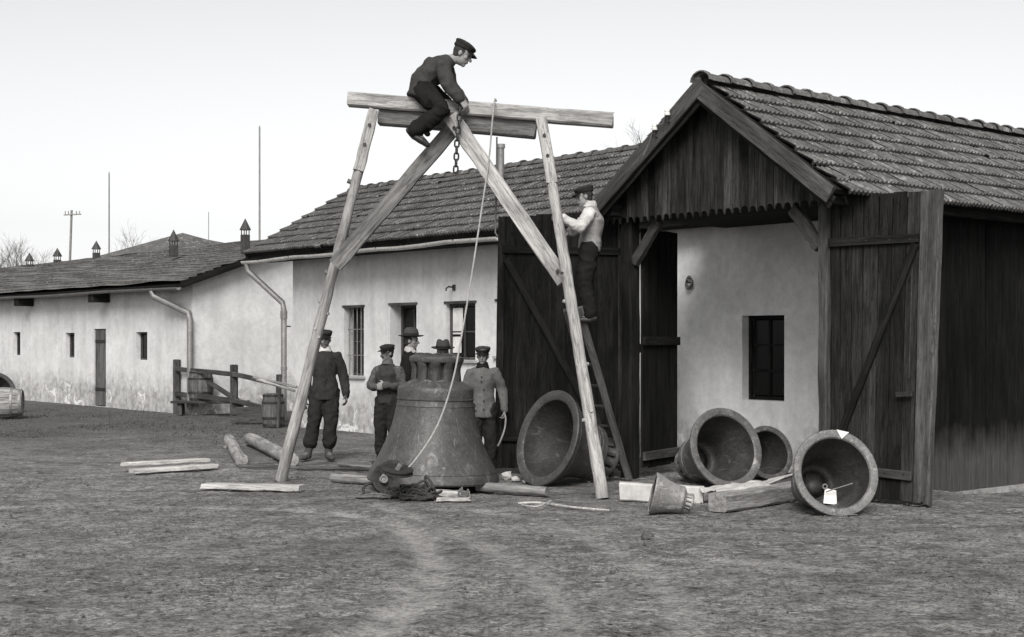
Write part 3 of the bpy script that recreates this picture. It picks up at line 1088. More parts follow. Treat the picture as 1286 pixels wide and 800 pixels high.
for h in wl:
    window(left, BL, *h, .13, (1, 1), 0, 'wood_old')
ld = link('door', box_me(dd[1] - dd[0] - .02, .04, dd[3] - .03, 'wood_barrel'), None, left, BL @ Matrix.Translation(((dd[0] + dd[1]) / 2, .05, .02)))
for zf in (.2, .82):
    link('strap_hinge', box_me(dd[1] - dd[0] - .06, .012, .07, 'iron'), None, ld, BL @ Matrix.Translation(((dd[0] + dd[1]) / 2, .024, dd[3] * zf)))
# roof: lapped felt strips, sagging a little
def felt_slope(name, p00, p10, p01, p11, rows, parent, mat, seed, sag=.03):
    rnd = random.Random(seed)
    bm = bmesh.new()
    nu = 60
    nrm = (p10 - p00).cross(p01 - p00).normalized()
    if nrm.z < 0: nrm = -nrm
    prev = None
    for r_ in range(rows):
        for e in (0, 1):
            f = (r_ + e) / rows
            lift = .030 if e == 0 else 0.0
            ring = []
            for i in range(nu + 1):
                a = p00.lerp(p10, i / nu); b = p01.lerp(p11, i / nu)
                p = a.lerp(b, f) + nrm * (lift + sag * noise.noise(V((i * .22, r_ * .6, seed))) + rnd.uniform(0, .008))
                ring.append(bm.verts.new(p))
            if prev:
                for i in range(nu):
                    bm.faces.new((prev[i], prev[i + 1], ring[i + 1], ring[i]))
            prev = ring
    return link(name, mesh(bm), mat, parent)
UO = U0L - .30
felt_slope('roof', E(U1L, VLF - .42, EZL - .08), E(UO, VLF - .42, EZL - .08), E(U1L, VRL, RZL), E(UO, VRL, RZL), 17, left, 'roof_felt', 3, .05)
felt_slope('roof', E(UO, VRL * 2 - VLF + .4, EZL - .08), E(U1L, VRL * 2 - VLF + .4, EZL - .08), E(UO, VRL, RZL), E(U1L, VRL, RZL), 6, left, 'roof_felt', 4, .03)
slab('roof_deck', [E(U1L, VLF - .40, EZL - .13), E(UO + .03, VLF - .40, EZL - .13), E(UO + .03, VRL, RZL - .06), E(U1L, VRL, RZL - .06)], .05, 'wood_soffit', left)
gl = gutter(E(U1L, VLF - .45, EZL - .16), E(UO + .05, VLF - .45, EZL - .18), .06, 'zinc', left)
hewn('verge_board', E(UO - .02, VLF - .42, EZL - .14), E(UO - .02, VRL, RZL - .06), .14, .03, BZ, 'wood_soffit', left, 81, 8, .003)
for px in (40, 135):
    uu = U_at(px, VLF)
    bar('beam_end', E(uu, VLF + .05, EZL - .30), E(uu, VLF - .42, EZL - .30), .28, .22, BX, 'wood_soffit', left)
dq = [E(U0L + 1.0, VLF - .45, EZL - .24), E(U0L + .95, VLF - .42, EZL - .36), E(U0L - .02, VLF - .10, EZL - .72), E(U0L - .06, VLF - .09, EZL - .86), E(U0L - .06, VLF - .09, .15)]
tube('down_pipe', dq, .066, 'zinc', left, 10)
# roof vents: square flues with pointed caps
for i, (px, ytop, ybot, d, lab) in enumerate(((37, 317, 344, 43.5, 'pointed roof vent over the wooden beam end'), (72, 311, 337, 42.3, 'pointed roof vent standing between the mast foot and the end one'), (121, 302, 330, 40.2, 'pointed roof vent standing close beside the tall mast'), (218, 288, 322, 33.8, 'pointed roof vent below the raised far gable'), (308, 274, 318, 31.0, 'tall pointed roof vent close to the down pipe of the long building'))):
    s = d / F
    b0, t0 = P(px, ybot, d), P(px, ytop, d)
    vt = thing('roof_vent', lab, 'roof vent', b0, 'vents on the low roof')
    hgt = t0.z - b0.z
    wv_ = (7.5 if i < 3 else 9) * s
    zc = 11 * s if i < 3 else 15 * s
    link('flue', box_me(wv_, wv_, hgt - zc - .10, 'bronze_dark'), None, vt, frame(BX, BY, BZ, b0))
    for sx in (-1, 1):
        for sy in (-1, 1):
            c = b0 + BX * sx * wv_ * .38 + BY * sy * wv_ * .38 + V((0, 0, hgt - zc - .10))
            tube('leg', [c - V((0, 0, .02)), c + V((0, 0, .11))], .012, 'iron', vt, 5)
    bm = bmesh.new()
    lathe_bm(bm, [(0, 0), (wv_ * .80, 0), (wv_ * .78, .02), (0, zc)], 12)
    link('cap', mesh(bm), 'bronze_dark', vt, Matrix.Translation(b0 + V((0, 0, hgt - zc))))
# far gabled building just topping the low roof
fd = 47.0
far = thing('far_building', 'far building whose low dark gable tops the roof with vents', 'building', V((P(215, 400, fd).x, fd, 0)))
bm = bmesh.new()
out = [P(128, 330, fd), P(128, 326, fd), P(232, 298, fd), P(300, 316, fd), P(300, 330, fd)]
out[0].z = 0; out[4].z = 0
f = [bm.verts.new(p) for p in out]; b = [bm.verts.new(p + V((1.5, 9, 0))) for p in out]
bm.faces.new(f); bm.faces.new(b[::-1])
for i in range(5):
    bm.faces.new((f[i], b[i], b[(i + 1) % 5], f[(i + 1) % 5]))
hip = bmesh.new()
hv = [hip.verts.new(p) for p in (out[1] + V((0, -.3, .05)), out[2] + V((0, -.3, .07)), out[3] + V((0, -.3, .05)), out[3] + V((-.5, -6.5, -1.9)), out[1] + V((.5, -6.5, -1.6)))]
hip.faces.new((hv[0], hv[1], hv[4])); hip.faces.new((hv[1], hv[3], hv[4])); hip.faces.new((hv[1], hv[2], hv[3]))
ho = link('roof', mesh(hip), 'roof_felt', far)
ho.modifiers.new('t', 'SOLIDIFY').thickness = .06
link('wall', mesh(bm), 'roof_felt', far)
for a, c in ((out[1], out[2]), (out[2], out[3])):
    a2, c2 = a + V((-.05, -.25, .06)), c + V((0, -.25, .06))
    slab('roof', [a2, c2, c2 + V((1.5, 9.5, 0)), a2 + V((1.5, 9.5, 0))], .12, 'roof_felt', far)

# ================================================================== GANTRY
DB = 15.0
gan = thing('timber_gantry', 'tall hoisting frame of pale hewn timbers standing over the big bell', 'gantry', V((-.6, DB, 0)))
ub0, ub1 = P(438, 125, 15.1), P(770, 151.5, 14.9)
hewn('top_beam', ub0, ub1, .15, .17, BZ, 'wood_hewn', gan, 101, 10, .003)
lb0, lb1 = P(477, 146, 15.14), P(673, 163.5, 15.02)
hewn('lower_beam', lb0, lb1, .185, .15, BZ, 'wood_hewn_dull_shade', gan, 102, 8, .003)
# legs: squared head plank bolted on a round pole
lt, lf = P(470, 138, 14.93), G(353, 603)
ls = lt.lerp(lf, .145)
rt, rf = P(680, 150, 14.86), G(757, 626)
rs = rt.lerp(rf, .165)
def leg(top, splice, foot, seed):
    p = pole('leg', foot, top.lerp(splice, .55), .066, .052, 'wood_hewn', gan, 12, 30, .05, seed, .03, 5)
    dirn = (splice - top).normalized()
    hp = hewn('leg_head', top + V((0, -.015, 0)), splice + dirn * .05 + V((0, -.03, 0)), .115, .07, V((1, 0, 0)), 'wood_hewn', gan, seed + 1, 6, .004)
    for f_ in (.28, .62):
        c = top.lerp(splice, f_)
        tube('bolt', [c + V((0, -.03, 0)), c + V((0, -.075, 0))], .018, 'iron', gan, 8)
    return p
leg(lt, ls, lf, 110)
leg(rt, rs, rf, 120)
# two wooden pegs left on the left leg
for f_, s_ in ((.19, -1), (.43, -1), (.80, 1)):
    c = lt.lerp(lf, f_)
    tube('peg', [c, c + V((.085 * s_, -.02, .03))], .026, 'wood_hewn_dull_shade', gan, 7)
# braces
hewn('brace', P(572, 158, 15.03), P(421, 333, 15.02), .165, .055, V((1, 0, .8)), 'wood_hewn_dull_shade', gan, 130, 12, .004)
hewn('brace', P(566, 146, 14.88), P(709, 354, 14.58), .165, .055, V((1, 0, .7)), 'wood_hewn', gan, 131, 12, .004)
for px, py, d in ((570, 160, 14.86), (700, 340, 14.58), (706, 343, 14.40)):
    tube('bolt', [P(px, py, d), P(px, py, d - .06)], .017, 'iron', gan, 8)
# foot plank under the left leg
a, b = G(256, 610, .03), G(379, 613, .03)
fpk = hewn('foot_plank', a, b, .17, .06, V((0, 1, 0)), 'wood_plank', None, 140, 8, .004)
tag(fpk, 'pale plank lying on the earth under the foot of the gantry leg', 'plank')

# ------------------------------------------------------------------ chain
def link_me(L=.065, w=.042, r=.0085):
    bm = bmesh.new()
    pts = []
    for k in range(17):
        a = 2 * PI * k / 16
        y = (L / 2 - w / 2) * (1 if math.sin(a) > 0 else -1) if abs(math.sin(a)) > 1e-6 else 0
        pts.append(V((math.cos(a) * w / 2, 0, math.sin(a) * w / 2 + y)))
    tube_bm(bm, pts, r, 6, caps=False)
    me = mesh(bm); me.materials.append(MATS['iron'])
    return shade(me, 60)
chn = thing('hoist_chain', 'iron chain hanging from the gantry beams above the bell', 'chain', P(573, 219, 14.76))
lm = link_me(.078, .046, .010)
cpts = [P(577, 140, 14.76), P(577, 152, 14.76), P(574, 175, 14.76), P(573, 200, 14.76), P(572, 221, 14.76)]
tot = sum((b - a).length for a, b in zip(cpts, cpts[1:]))
nl = int(tot / .062)
def along(pts, s):
    for a, b in zip(pts, pts[1:]):
        L_s = (b - a).length
        if s <= L_s:
            return a.lerp(b, s / L_s), (b - a).normalized()
        s -= L_s
    return pts[-1], (pts[-1] - pts[-2]).normalized()
for i in range(nl):
    p, d = along(cpts, tot * i / nl)
    link('chain_link', lm, None, chn, aim(p, p + d, V((1, .3, 0)) if i % 2 else V((.3, -1, 0))))
# chain wrap over the top beam
tube('shackle', [P(577, 140, 14.79), P(577, 115, 14.88), P(576, 112, 15.02), P(575, 118, 15.14), P(576, 150, 15.14)], .012, 'iron', chn, 6)

# ------------------------------------------------------------------ ropes
rp = [P(621, 128, 14.84), P(618, 155, 14.80), P(614, 200, 14.75), P(605, 262, 14.65), P(594, 335, 14.5), P(580, 420, 14.35), P(568, 480, 14.2), P(549, 535, 14.0), P(522, 577, 13.85), P(502, 597, 13.75)]
rp = [P(623, 127, 15.05), P(622, 124.5, 14.95)] + rp
tag(tube('hoist_rope', spline(rp, 6), .0095, 'rope', None, 7), 'pale rope running from the beam down across the bell', 'rope')
tag(tube('plumb_rope', [P(624, 172, 14.98), P(623.5, 230, 14.98), P(622, 292, 14.98), P(625, 297, 14.98)], .009, 'rope_dark', None, 6), 'thin dark line hanging straight down behind the bright brace', 'rope')

# ------------------------------------------------------------------ ladder
lad = thing('ladder', 'wooden ladder leaning behind the right gantry leg, a man at its top', 'ladder', G(777, 602))
r0, r1 = G(790, 602), P(727, 386, 14.85)
q0, q1 = G(768, 597), P(712, 389, 15.12)
hewn('rail', r0, r1, .078, .05, V((1, 0, 0)), 'wood_barrel', lad, 150, 8, .003)
hewn('rail', q0, q1, .078, .05, V((1, 0, 0)), 'wood_old', lad, 151, 8, .003)
for k in range(8):
    f_ = (k + .6) / 8.2
    tube('rung', [q0.lerp(q1, f_), r0.lerp(r1, f_)], .02, 'wood_old', lad, 7)

# ================================================================== BELLS
BO = [(.80, .05), (.83, .018), (.93, 0), (.985, .005), (1.0, .03), (.985, .10), (.955, .155), (.958, .165), (.952, .175), (.91, .25), (.855, .34), (.805, .44), (.735, .60), (.68, .74), (.645, .86), (.612, 1.0), (.59, 1.12), (.586, 1.14), (.592, 1.15), (.580, 1.17), (.572, 1.235), (.584, 1.245), (.586, 1.26), (.574, 1.27), (.575, 1.36), (.572, 1.415), (.553, 1.44), (.50, 1.465), (.41, 1.52), (.385, 1.53), (.375, 1.55), (.30, 1.575), (0, 1.585)]
BI = [(0, 1.47), (.30, 1.46), (.42, 1.42), (.475, 1.34), (.50, 1.2), (.54, 1.0), (.60, .80), (.665, .62), (.74, .44), (.77, .30), (.79, .18), (.795, .10), (.80, .05)]
def bell(name, label, M, r, mat, crown=True, group=None, stretch=1.0, inner=None, seed=0, cmat=None, fat=1.0):
    cmat = cmat or mat
    base = M.translation.copy()
    t_ = thing(name, label, 'bell', V((base.x, base.y, max(0, base.z - r))), group)
    rnd = random.Random(seed)
    bm = bmesh.new()
    N_ = 72
    def warp(prof):
        return [((a ** fat if 0 < a < 1 else a) * r, b * r * stretch) for a, b in prof]
    lathe_bm(bm, warp(BO), N_)
    for v_ in bm.verts:
        v_.co += v_.co.normalized() * .004 * r * noise.noise(v_.co * 6 / r + V((seed, 0, 0)))
    body = link('body', shade(mesh(bm), 35), mat, t_, M)
    bm = bmesh.new()
    lathe_bm(bm, warp(BI), N_)
    for f in bm.faces:
        f.smooth = True
    me = bpy.data.meshes.new('inner')
    bm.to_mesh(me); bm.free()
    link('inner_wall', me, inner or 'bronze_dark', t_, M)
    if crown:
        # six looped canons round a central block, tied by a ring
        z0 = 1.545 * r * stretch; hC = .36 * r
        bm = bmesh.new()
        lathe_bm(bm, [(0, z0), (.29 * r, z0), (.28 * r, z0 + hC * .8), (.28 * r, z0 + hC * .97), (0, z0 + hC)], 16)
        link('crown_block', shade(mesh(bm), 40), cmat, t_, M)
        for k in range(10):
            a = 2 * PI * (k + .5) / 10
            d = V((math.cos(a), math.sin(a), 0))
            pts = [d * .34 * r + V((0, 0, z0 - .02 * r)), d * .33 * r + V((0, 0, z0 + hC * .45)), d * .355 * r + V((0, 0, z0 + hC * .78)), d * .30 * r + V((0, 0, z0 + hC * .98)), d * .12 * r + V((0, 0, z0 + hC * .95))]
            bm = bmesh.new()
            tube_bm(bm, spline(pts, 4), .062 * r, 8, side=V((-d.y, d.x, 0)), ab=(1.4, .8))
            link('canon', shade(mesh(bm), 50), cmat, t_, M)
        bm = bmesh.new()
        lathe_bm(bm, [(.20 * r, z0 + hC * .78), (.40 * r, z0 + hC * .74), (.415 * r, z0 + hC * .82), (.405 * r, z0 + hC * .96), (.34 * r, z0 + hC * 1.03), (.20 * r, z0 + hC * 1.0), (.20 * r, z0 + hC * .78)], 36)
        link('crown_ring', shade(mesh(bm), 50), mat, t_, M)
    return t_, body
# the great bell
RB = .70
Mb = Matrix.Translation(P(544, 0, 14.98).xy.to_3d() + V((0, 0, .085))) @ Matrix.Rotation(R(1.6), 4, 'Y')
big, big_body = bell('great_bell', 'great bronze bell standing upright on timbers under the hoisting frame', Mb, RB, 'bronze', True, None, .985, None, 3, 'bronze_dark')
def lie(px, py, d, r, yaw, tilt=None, stretch=1.0, z=0.0):
    """matrix of a bell lying on rim and shoulder; yaw: where the mouth looks, 0 = at the camera, + = to the right"""
    tau = math.atan((1 - .56) / (1.44 * stretch)) if tilt is None else tilt
    a = V((math.sin(yaw) * math.cos(tau), -math.cos(yaw) * math.cos(tau), math.sin(tau)))
    zc = -a
    x = zc.cross(BZ).normalized()
    y = zc.cross(x)
    c = P(px, py, d)
    c.z = r * math.cos(tau) + z - .008
    return frame(x, y, zc, c)
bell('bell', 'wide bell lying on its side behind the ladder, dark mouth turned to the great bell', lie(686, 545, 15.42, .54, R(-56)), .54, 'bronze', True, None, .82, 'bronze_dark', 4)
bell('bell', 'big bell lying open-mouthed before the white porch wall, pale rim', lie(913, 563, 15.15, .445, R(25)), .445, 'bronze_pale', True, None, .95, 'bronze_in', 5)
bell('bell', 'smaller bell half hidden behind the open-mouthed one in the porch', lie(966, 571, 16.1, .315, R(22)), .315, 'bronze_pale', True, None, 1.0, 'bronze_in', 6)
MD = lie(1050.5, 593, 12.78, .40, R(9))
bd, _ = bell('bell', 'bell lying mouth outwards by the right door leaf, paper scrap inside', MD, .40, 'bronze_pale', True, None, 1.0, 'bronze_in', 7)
bronze('bronze_bright', .16, .30)
bell('hand_bell', 'small bell tipped over on the ground beside the pale block', lie(819, 616, 12.85, .195, R(-92), R(13), 1.0, .0), .195, 'bronze_bright', True, None, 1.0, 'bronze_dark', 8, None, .78)
# paper scraps at bell D
def scrap(name, label, pts, mat='paper', parent=None, th=.004):
    bm = bmesh.new()
    c = sum(pts, V()) / len(pts)
    n_ = (pts[1] - pts[0]).cross(pts[2] - pts[0]).normalized()
    f = [bm.verts.new(p) for p in pts]; b = [bm.verts.new(p + n_ * th) for p in pts]
    bm.faces.new(f); bm.faces.new(b[::-1])
    for i in range(len(f)):
        bm.faces.new((f[i], b[i], b[(i + 1) % len(f)], f[(i + 1) % len(f)]))
    return tag(link(name, mesh(bm), mat, parent), label, 'paper')
def on_bell(M, r, ang, rad, z):
    return M @ V((math.cos(ang) * rad * r, math.sin(ang) * rad * r, z * r))
# angle of "up" on the mouth: solve numerically
def mouth_angle(M, px):
    best = min((abs(643 + F * (M @ V((math.cos(a), math.sin(a), 0)) * .4).x / (M @ V((math.cos(a), math.sin(a), 0)) * .4).y - px), a) for a in np.linspace(0, 2 * PI, 720) if (M.to_3x3() @ V((math.cos(a), math.sin(a), 0))).z > 0)
    return best[1]
au = mouth_angle(MD, 1067)
scrap('paper_scrap', 'white pointed scrap stuck on the upper rim of the bell by the door', [on_bell(MD, .4, au - .13, 1.0, -.012), on_bell(MD, .4, au + .17, 1.01, -.012), on_bell(MD, .4, au + .02, .80, -.016)])
dn_ = au + PI
pc = on_bell(MD, .4, dn_ + .08, .38, 1.05)
sx_ = MD.to_3x3() @ V((0, 0, 1))
scrap('paper_note', 'white paper inside the mouth of the bell by the door', [P(1034, 632, 13.02), P(1051, 634, 13.02), P(1050, 616, 13.05), P(1036, 613, 13.05)])
tag(tube('clapper_stick', [P(1037, 618, 13.0), P(1048, 614, 12.98), P(1071, 607, 12.95)], .006, 'zinc', None, 6), 'thin pale stick lying inside the bell with the paper', 'stick')
for a in (P(1036, 611, 13.04),):
    pts = [a + V((math.cos(t_) * .020, 0, math.sin(t_) * .020)) for t_ in np.linspace(0, 2 * PI, 14)]
    tag(tube('clapper_ring', pts, .008, 'zinc', None, 6), 'small pale ring inside the bell with the paper', 'ring')

# ------------------------------------------------------------------ timbers on the ground
def log(label, a, b, r, mat='wood_log', name='log', seed=0, n=12, grp=None):
    o = pole(name, a, b, r, r * .95, mat, None, n, 10, .04, seed, 0.0, 1)
    return tag(o, label, name.replace('_', ' '), grp)
log('short round log lying end-on near the fence', G(288, 552, .07), G(303, 578, .07), .085, seed=201)
log('thick pale log lying behind the left gantry leg', G(314, 551, .08), G(366, 577, .08), .095, seed=202)
log('roller log sticking out from under the great bell beside the wide bell', G(600, 611, .055), G(687, 617, .055), .05, seed=203)
log('roller log sticking out from under the great bell towards the men in caps', G(417, 600, .05), G(520, 606, .05), .048, seed=204)
log('dark thin pole lying behind the left gantry leg', G(300, 585, .02), G(470, 590, .02), .022, 'wood_old', 'thin_pole', 205, 8)
log('pale thin pole lying at the feet of the man in the sweater', G(425, 583, .015), G(470, 587, .015), .02, 'wood_log', 'thin_pole', 206, 8)
def plank(label, a, b, w, t_, seed, mat='wood_plank', name='plank'):
    return tag(hewn(name, a, b, w, t_, V((0, 1, 0)), mat, None, seed, 8, .003), label, 'plank')
plank('pale board, the upper of two lying together on the bare earth', G(154, 583, .085), G(262, 577.5, .085), .13, .045, 211)
plank('pale board, the under one of two lying together on the bare earth', G(166, 592, .03), G(270, 585, .03), .16, .05, 212)
plank('pale board lying under the front rim of the great bell', G(532, 618, .035), G(586, 621, .035), .14, .06, 213)
plank('thin pale board lying in front of the great bell beside the tangled rope', G(548, 627, .02), G(590, 627, .02), .08, .03, 214)
hb = hewn('bearer', G(505, 604, .038), G(588, 607, .038), .14, .07, V((0, 1, 0)), 'wood_old', None, 215, 6, .003)
tag(hb, 'dark timber bearer under the great bell', 'timber')
blk = hewn('block', P(778, 617, 13.85), P(884, 622, 13.75), .175, .12, BZ, 'white_paint', None, 216, 6, .004)
blk.location.z += .0
tag(blk, 'whitish square timber lying behind the small tipped bell', 'timber')
ta, tb = G(888, 643), G(1003, 628)
ta.z = tb.z = .085
tm = hewn('squared_timber', P(901, 632, 12.98), P(1003, 616, 14.05), .165, .20, BZ, 'wood_log', None, 217, 10, .006)
tag(tm, 'heavy squared timber lying beside the bell with the paper', 'timber')
# sacking thrown over the timber
def cloth_sheet(name, label, c0, ex_, ey_, nx, ny, amp, mat, seed):
    bm = bmesh.new()
    g = []
    for j in range(ny + 1):
        row = []
        for i in range(nx + 1):
            fx, fy = i / nx - .5, j / ny - .5
            p = c0 + ex_ * fx * (1 + .2 * noise.noise(V((fy * 3, seed, 0)))) + ey_ * fy * (1 + .25 * noise.noise(V((fx * 3, seed, 4))))
            p.z += amp * (noise.fractal(V((fx * 3.2, fy * 3.2, seed)), 1.0, 2, 2)) - 1.1 * max(0, abs(fy) - .32) * .4
            row.append(bm.verts.new(p))
        g.append(row)
    for j in range(ny):
        for i in range(nx):
            bm.faces.new((g[j][i], g[j][i + 1], g[j + 1][i + 1], g[j + 1][i]))
    me = mesh(bm, smooth=True)
    o = link(name, me, mat)
    s = o.modifiers.new('thick', 'SOLIDIFY'); s.thickness = .006
    return tag(o, label, 'cloth')
cloth_sheet('sacking', 'crumpled pale sacking thrown over the squared timber', P(926, 611, 13.75) + V((0, 0, .01)), V((.62, .35, .03)), V((-.18, .42, 0)), 26, 18, .05, 'sacking', 5)
scrap('cardboard_piece', 'pale flat piece lying on the timber by the smaller bell', [P(955, 612, 13.9), P(985, 600, 14.1), P(997, 596, 14.3), P(966, 603, 14.2)], 'sacking', None, .015)
tw = spline([G(651, 632, .012), G(672, 631, .02), G(690, 633, .012), G(720, 637, .02), G(765, 641, .012)], 4)
tag(tube('twig', tw, .010, 'wood_plank', None, 6), 'thin bare twig lying on the earth near the right gantry foot', 'twig')
tw = spline([G(655, 634, .008), G(675, 636, .03), G(692, 629, .04)], 4)
tag(tube('twig', tw, .007, 'wood_plank', None, 6), 'short forked twig crossing the longer one near the gantry foot', 'twig')
# rags and stones by the wide bell
for i, (px, py, s) in enumerate(((637, 601, .07), (647, 604, .05), (660, 606, .03), (812, 676, .05))):
    rnd = random.Random(300 + i)
    bm = bmesh.new()
    bmesh.ops.create_icosphere(bm, subdivisions=2, radius=s)
    for v_ in bm.verts:
        v_.co *= 1 + .5 * noise.noise(v_.co * 22 + V((i * 3, 0, 0)))
        v_.co.z *= .7
    p = G(px, py)
    o = link('stone', mesh(bm), 'sacking' if i < 3 else 'clod', None, Matrix.Translation(p + V((0, 0, s * .45))))
    tag(o, ('pale lump of rubble between the two largest bells, the biggest', 'pale lump of rubble between the two largest bells, middle-sized', 'pale lump of rubble between the two largest bells, the smallest', 'dark clod lying alone on the open yard')[i], 'stone')

# ------------------------------------------------------------------ tackle block and rope heap
tb0 = G(487, 622)
tk = thing('pulley_block', 'big iron pulley block lying in a tangle of rope before the bell', 'pulley', tb0)
def disc(name, c, axis_, r, th, mat, hole=.0):
    bm = bmesh.new()
    lathe_bm(bm, [(0, -th / 2), (r * .8, -th / 2), (r, -th / 2), (r, -th * .3), (r * .9, -th * .12), (r * .9, th * .12), (r, th * .3), (r, th / 2), (r * .8, th / 2), (r * .5, th * .25), (0, th * .3)], 28)
    z = axis_.normalized(); x = z.orthogonal().normalized()
    return link(name, shade(mesh(bm), 40), mat, tk, frame(x, z.cross(x), z, c))
c1 = tb0 + V((-.02, .02, .165))
disc('sheave', c1, V((.35, -1, .25)), .155, .07, 'iron')
disc('sheave', c1 + V((.06, .09, .02)), V((.35, -1, .25)), .165, .05, 'iron')
disc('cheek_plate', P(499, 591, 13.72), V((.12, -.22, 1)), .155, .045, 'iron')
disc('pin', c1 + V((-.02, -.07, 0)), V((.35, -1, .25)), .04, .06, 'zinc')
tube('strap', [c1 + V((-.03, -.06, .0)), c1 + V((.03, -.04, .13)), P(500, 590, 13.70), P(503, 583, 13.70)], .026, 'zinc', tk, 8)
hk = [c1 + V((-.10, -.05, -.03)), c1 + V((-.17, -.08, -.04)), c1 + V((-.22, -.10, -.09)), c1 + V((-.20, -.12, -.14)), c1 + V((-.15, -.11, -.13))]
tube('hook', spline(hk, 4), .014, 'iron', tk, 7)
def rope_pile(name, label, c, rx, ry, h, turns, r, mat, seed):
    rnd = random.Random(seed)
    pts = []
    n_ = turns * 10
    for i in range(n_):
        a = i / 10 * 2 * PI + rnd.uniform(-.3, .3)
        k = rnd.uniform(.35, 1.05)
        pts.append(c + V((math.cos(a) * rx * k, math.sin(a) * ry * k, r + abs(noise.noise(V((i * .31, seed, 0)))) * h * 1.6 * (1.15 - k * .6))))
    return tag(tube(name, spline(pts, 4), r, mat, None, 6), label, 'rope')
rope_pile('rope_heap', 'dark tangled heap of rope beside the pulley block', G(528, 627), .20, .12, .20, 22, .013, 'rope_black', 3)
rope_pile('rope_heap', 'dark coil of rope lying against the pulley block', G(500, 624), .17, .10, .12, 14, .012, 'rope_black', 8)
rope_pile('rope_heap', 'loose rope turns trailing on the earth towards the gantry foot', G(466, 625), .22, .08, .06, 5, .008, 'rope_dark', 4)
rope_pile('rope_heap', 'small knot of rope on the board in front of the great bell', G(582, 626), .05, .04, .12, 6, .009, 'rope_dark', 5)

# ================================================================== FENCE, BARRELS AND CLUTTER AT THE GAP
fen = thing('fence', 'dark post-and-rail fence across the gap between the white buildings', 'fence', G(258, 522))
fp1, fp2 = G(222, 519), G(294, 524)
fp3 = P(352, 522, 27.4); fp3.z = 0
fposts = [(fp1, 452), (fp2, 458), (fp3, 470)]
tops = []
for i, (p, yt) in enumerate(fposts):
    tz = CAM_H - (yt - HOR) / F * p.y
    hewn('post', V((p.x, p.y, -.1)), V((p.x, p.y, tz)), .145, .13, V((1, 0, 0)), 'wood_old', fen, 400 + i, 5, .005)
    tops.append(V((p.x, p.y, tz)))
for (a, b) in ((0, 1), (1, 2)):
    for dz, w_ in ((.19, .095), (.72, .10)):
        pa, pb = tops[a] - V((0, 0, dz)), tops[b] - V((0, 0, dz if b < 2 else dz + .0))
        hewn('rail', pa + V((0, -.09, 0)), pb + V((0, -.09, 0)), w_, .05, BZ, 'wood_old', fen, 410 + a * 3 + int(dz * 10), 6, .004)
hewn('diagonal_rail', P(262, 480, 29.6), P(302, 505, 28.9), .09, .06, BZ, 'wood_old', fen, 420, 5, .004)
def barrel(label, c, r, h, seed, mats=('wood_barrel', 'iron'), M=None):
    t_ = thing('barrel', label, 'barrel', c)
    Mx = M if M is not None else Matrix.Translation(c)
    ns = 16
    for k in range(ns):
        bm = bmesh.new()
        a0, a1 = 2 * PI * k / ns + .012, 2 * PI * (k + 1) / ns - .012
        rows = []
        for j in range(7):
            z = h * j / 6
            rr = r * (.84 + .16 * math.sin(PI * j / 6))
            rows.append([bm.verts.new((math.cos(a) * q_, math.sin(a) * q_, z)) for a in (a0, a1) for q_ in (rr, rr - .02)])
        for A, B in zip(rows, rows[1:]):
            for i, j in ((0, 2), (2, 3), (3, 1), (1, 0)):
                bm.faces.new((A[i], A[j], B[j], B[i]))
        bm.faces.new((rows[0][0], rows[0][1], rows[0][3], rows[0][2])); bm.faces.new((rows[-1][0], rows[-1][2], rows[-1][3], rows[-1][1]))
        link('stave', mesh(bm), mats[0], t_, Mx)
    for zf in (.06, .27, .73, .94):
        rr = r * (.84 + .16 * math.sin(PI * zf)) + .004
        bm = bmesh.new()
        lathe_bm(bm, [(rr - .005, h * zf - .022), (rr, h * zf - .022), (rr + .001, h * zf + .022), (rr - .005, h * zf + .022), (rr - .005, h * zf - .022)], 32)
        link('hoop', mesh(bm), mats[1], t_, Mx)
    for zf in (.05, .95):
        bm = bmesh.new()
        lathe_bm(bm, [(0, h * zf - .01), (r * .84, h * zf - .01), (r * .84, h * zf + .01), (0, h * zf + .01)], 24)
        link('head', mesh(bm), mats[0], t_, Mx)
    return t_
tr = thing('low_bench', 'low dark timber bench carrying the barrel behind the fence', 'bench', G(252, 519))
bc = V((P(252, 500, 29.9).x, 29.9, 0))
hewn('seat', bc + V((-.55, 0, .27)), bc + V((1.0, -.2, .27)), .5, .05, V((0, 1, 0)), 'wood_old', tr, 430, 4, .003)
for sx in (-.4, .85):
    hewn('leg', bc + V((sx, -.05, 0)), bc + V((sx, -.05, .25)), .09, .3, V((1, 0, 0)), 'wood_old', tr, 431, 3, .003)
barrel('wooden barrel standing behind the fence between its two tall posts', V((bc.x, 29.9, .295)), .27, .63, 1)
b2 = G(343, 536)
barrel('dark wooden barrel standing in front of the fence by the down pipe', V((b2.x, b2.y, 0)), .21, .60, 2)
cr = thing('crate', 'low dark open crate at the foot of the fence', 'crate', G(325, 531))
cb = G(318, 532)
for i, (dx, dy, w_, d_) in enumerate(((0, 0, .9, .02), (0, .4, .9, .02))):
    for j in range(2):
        bar('slat', cb + V((-.42, dy, .08 + .15 * j)), cb + V((.42, dy - .05, .08 + .15 * j)), .13, .02, BZ, 'wood_old', cr)
for sx in (-.42, .42):
    for j in range(2):
        bar('slat', cb + V((sx, .02, .08 + .15 * j)), cb + V((sx, .38, .08 + .15 * j)), .13, .02, BZ, 'wood_old', cr)
for i, (a, b) in enumerate((((318, 474), (373, 486)), ((322, 476), (370, 491)))):
    p0, p1 = P(a[0], a[1], 25.6), P(b[0], b[1], 25.2 - i * .3)
    tag(pole('cart_shaft', p0, p1, .028, .026, 'wood_log', None, 8, 6, .04, 440 + i), 'pale shaft propped over the barrel by the down pipe, ' + ('the upper' if i == 0 else 'the lower') + ' of two', 'shaft')
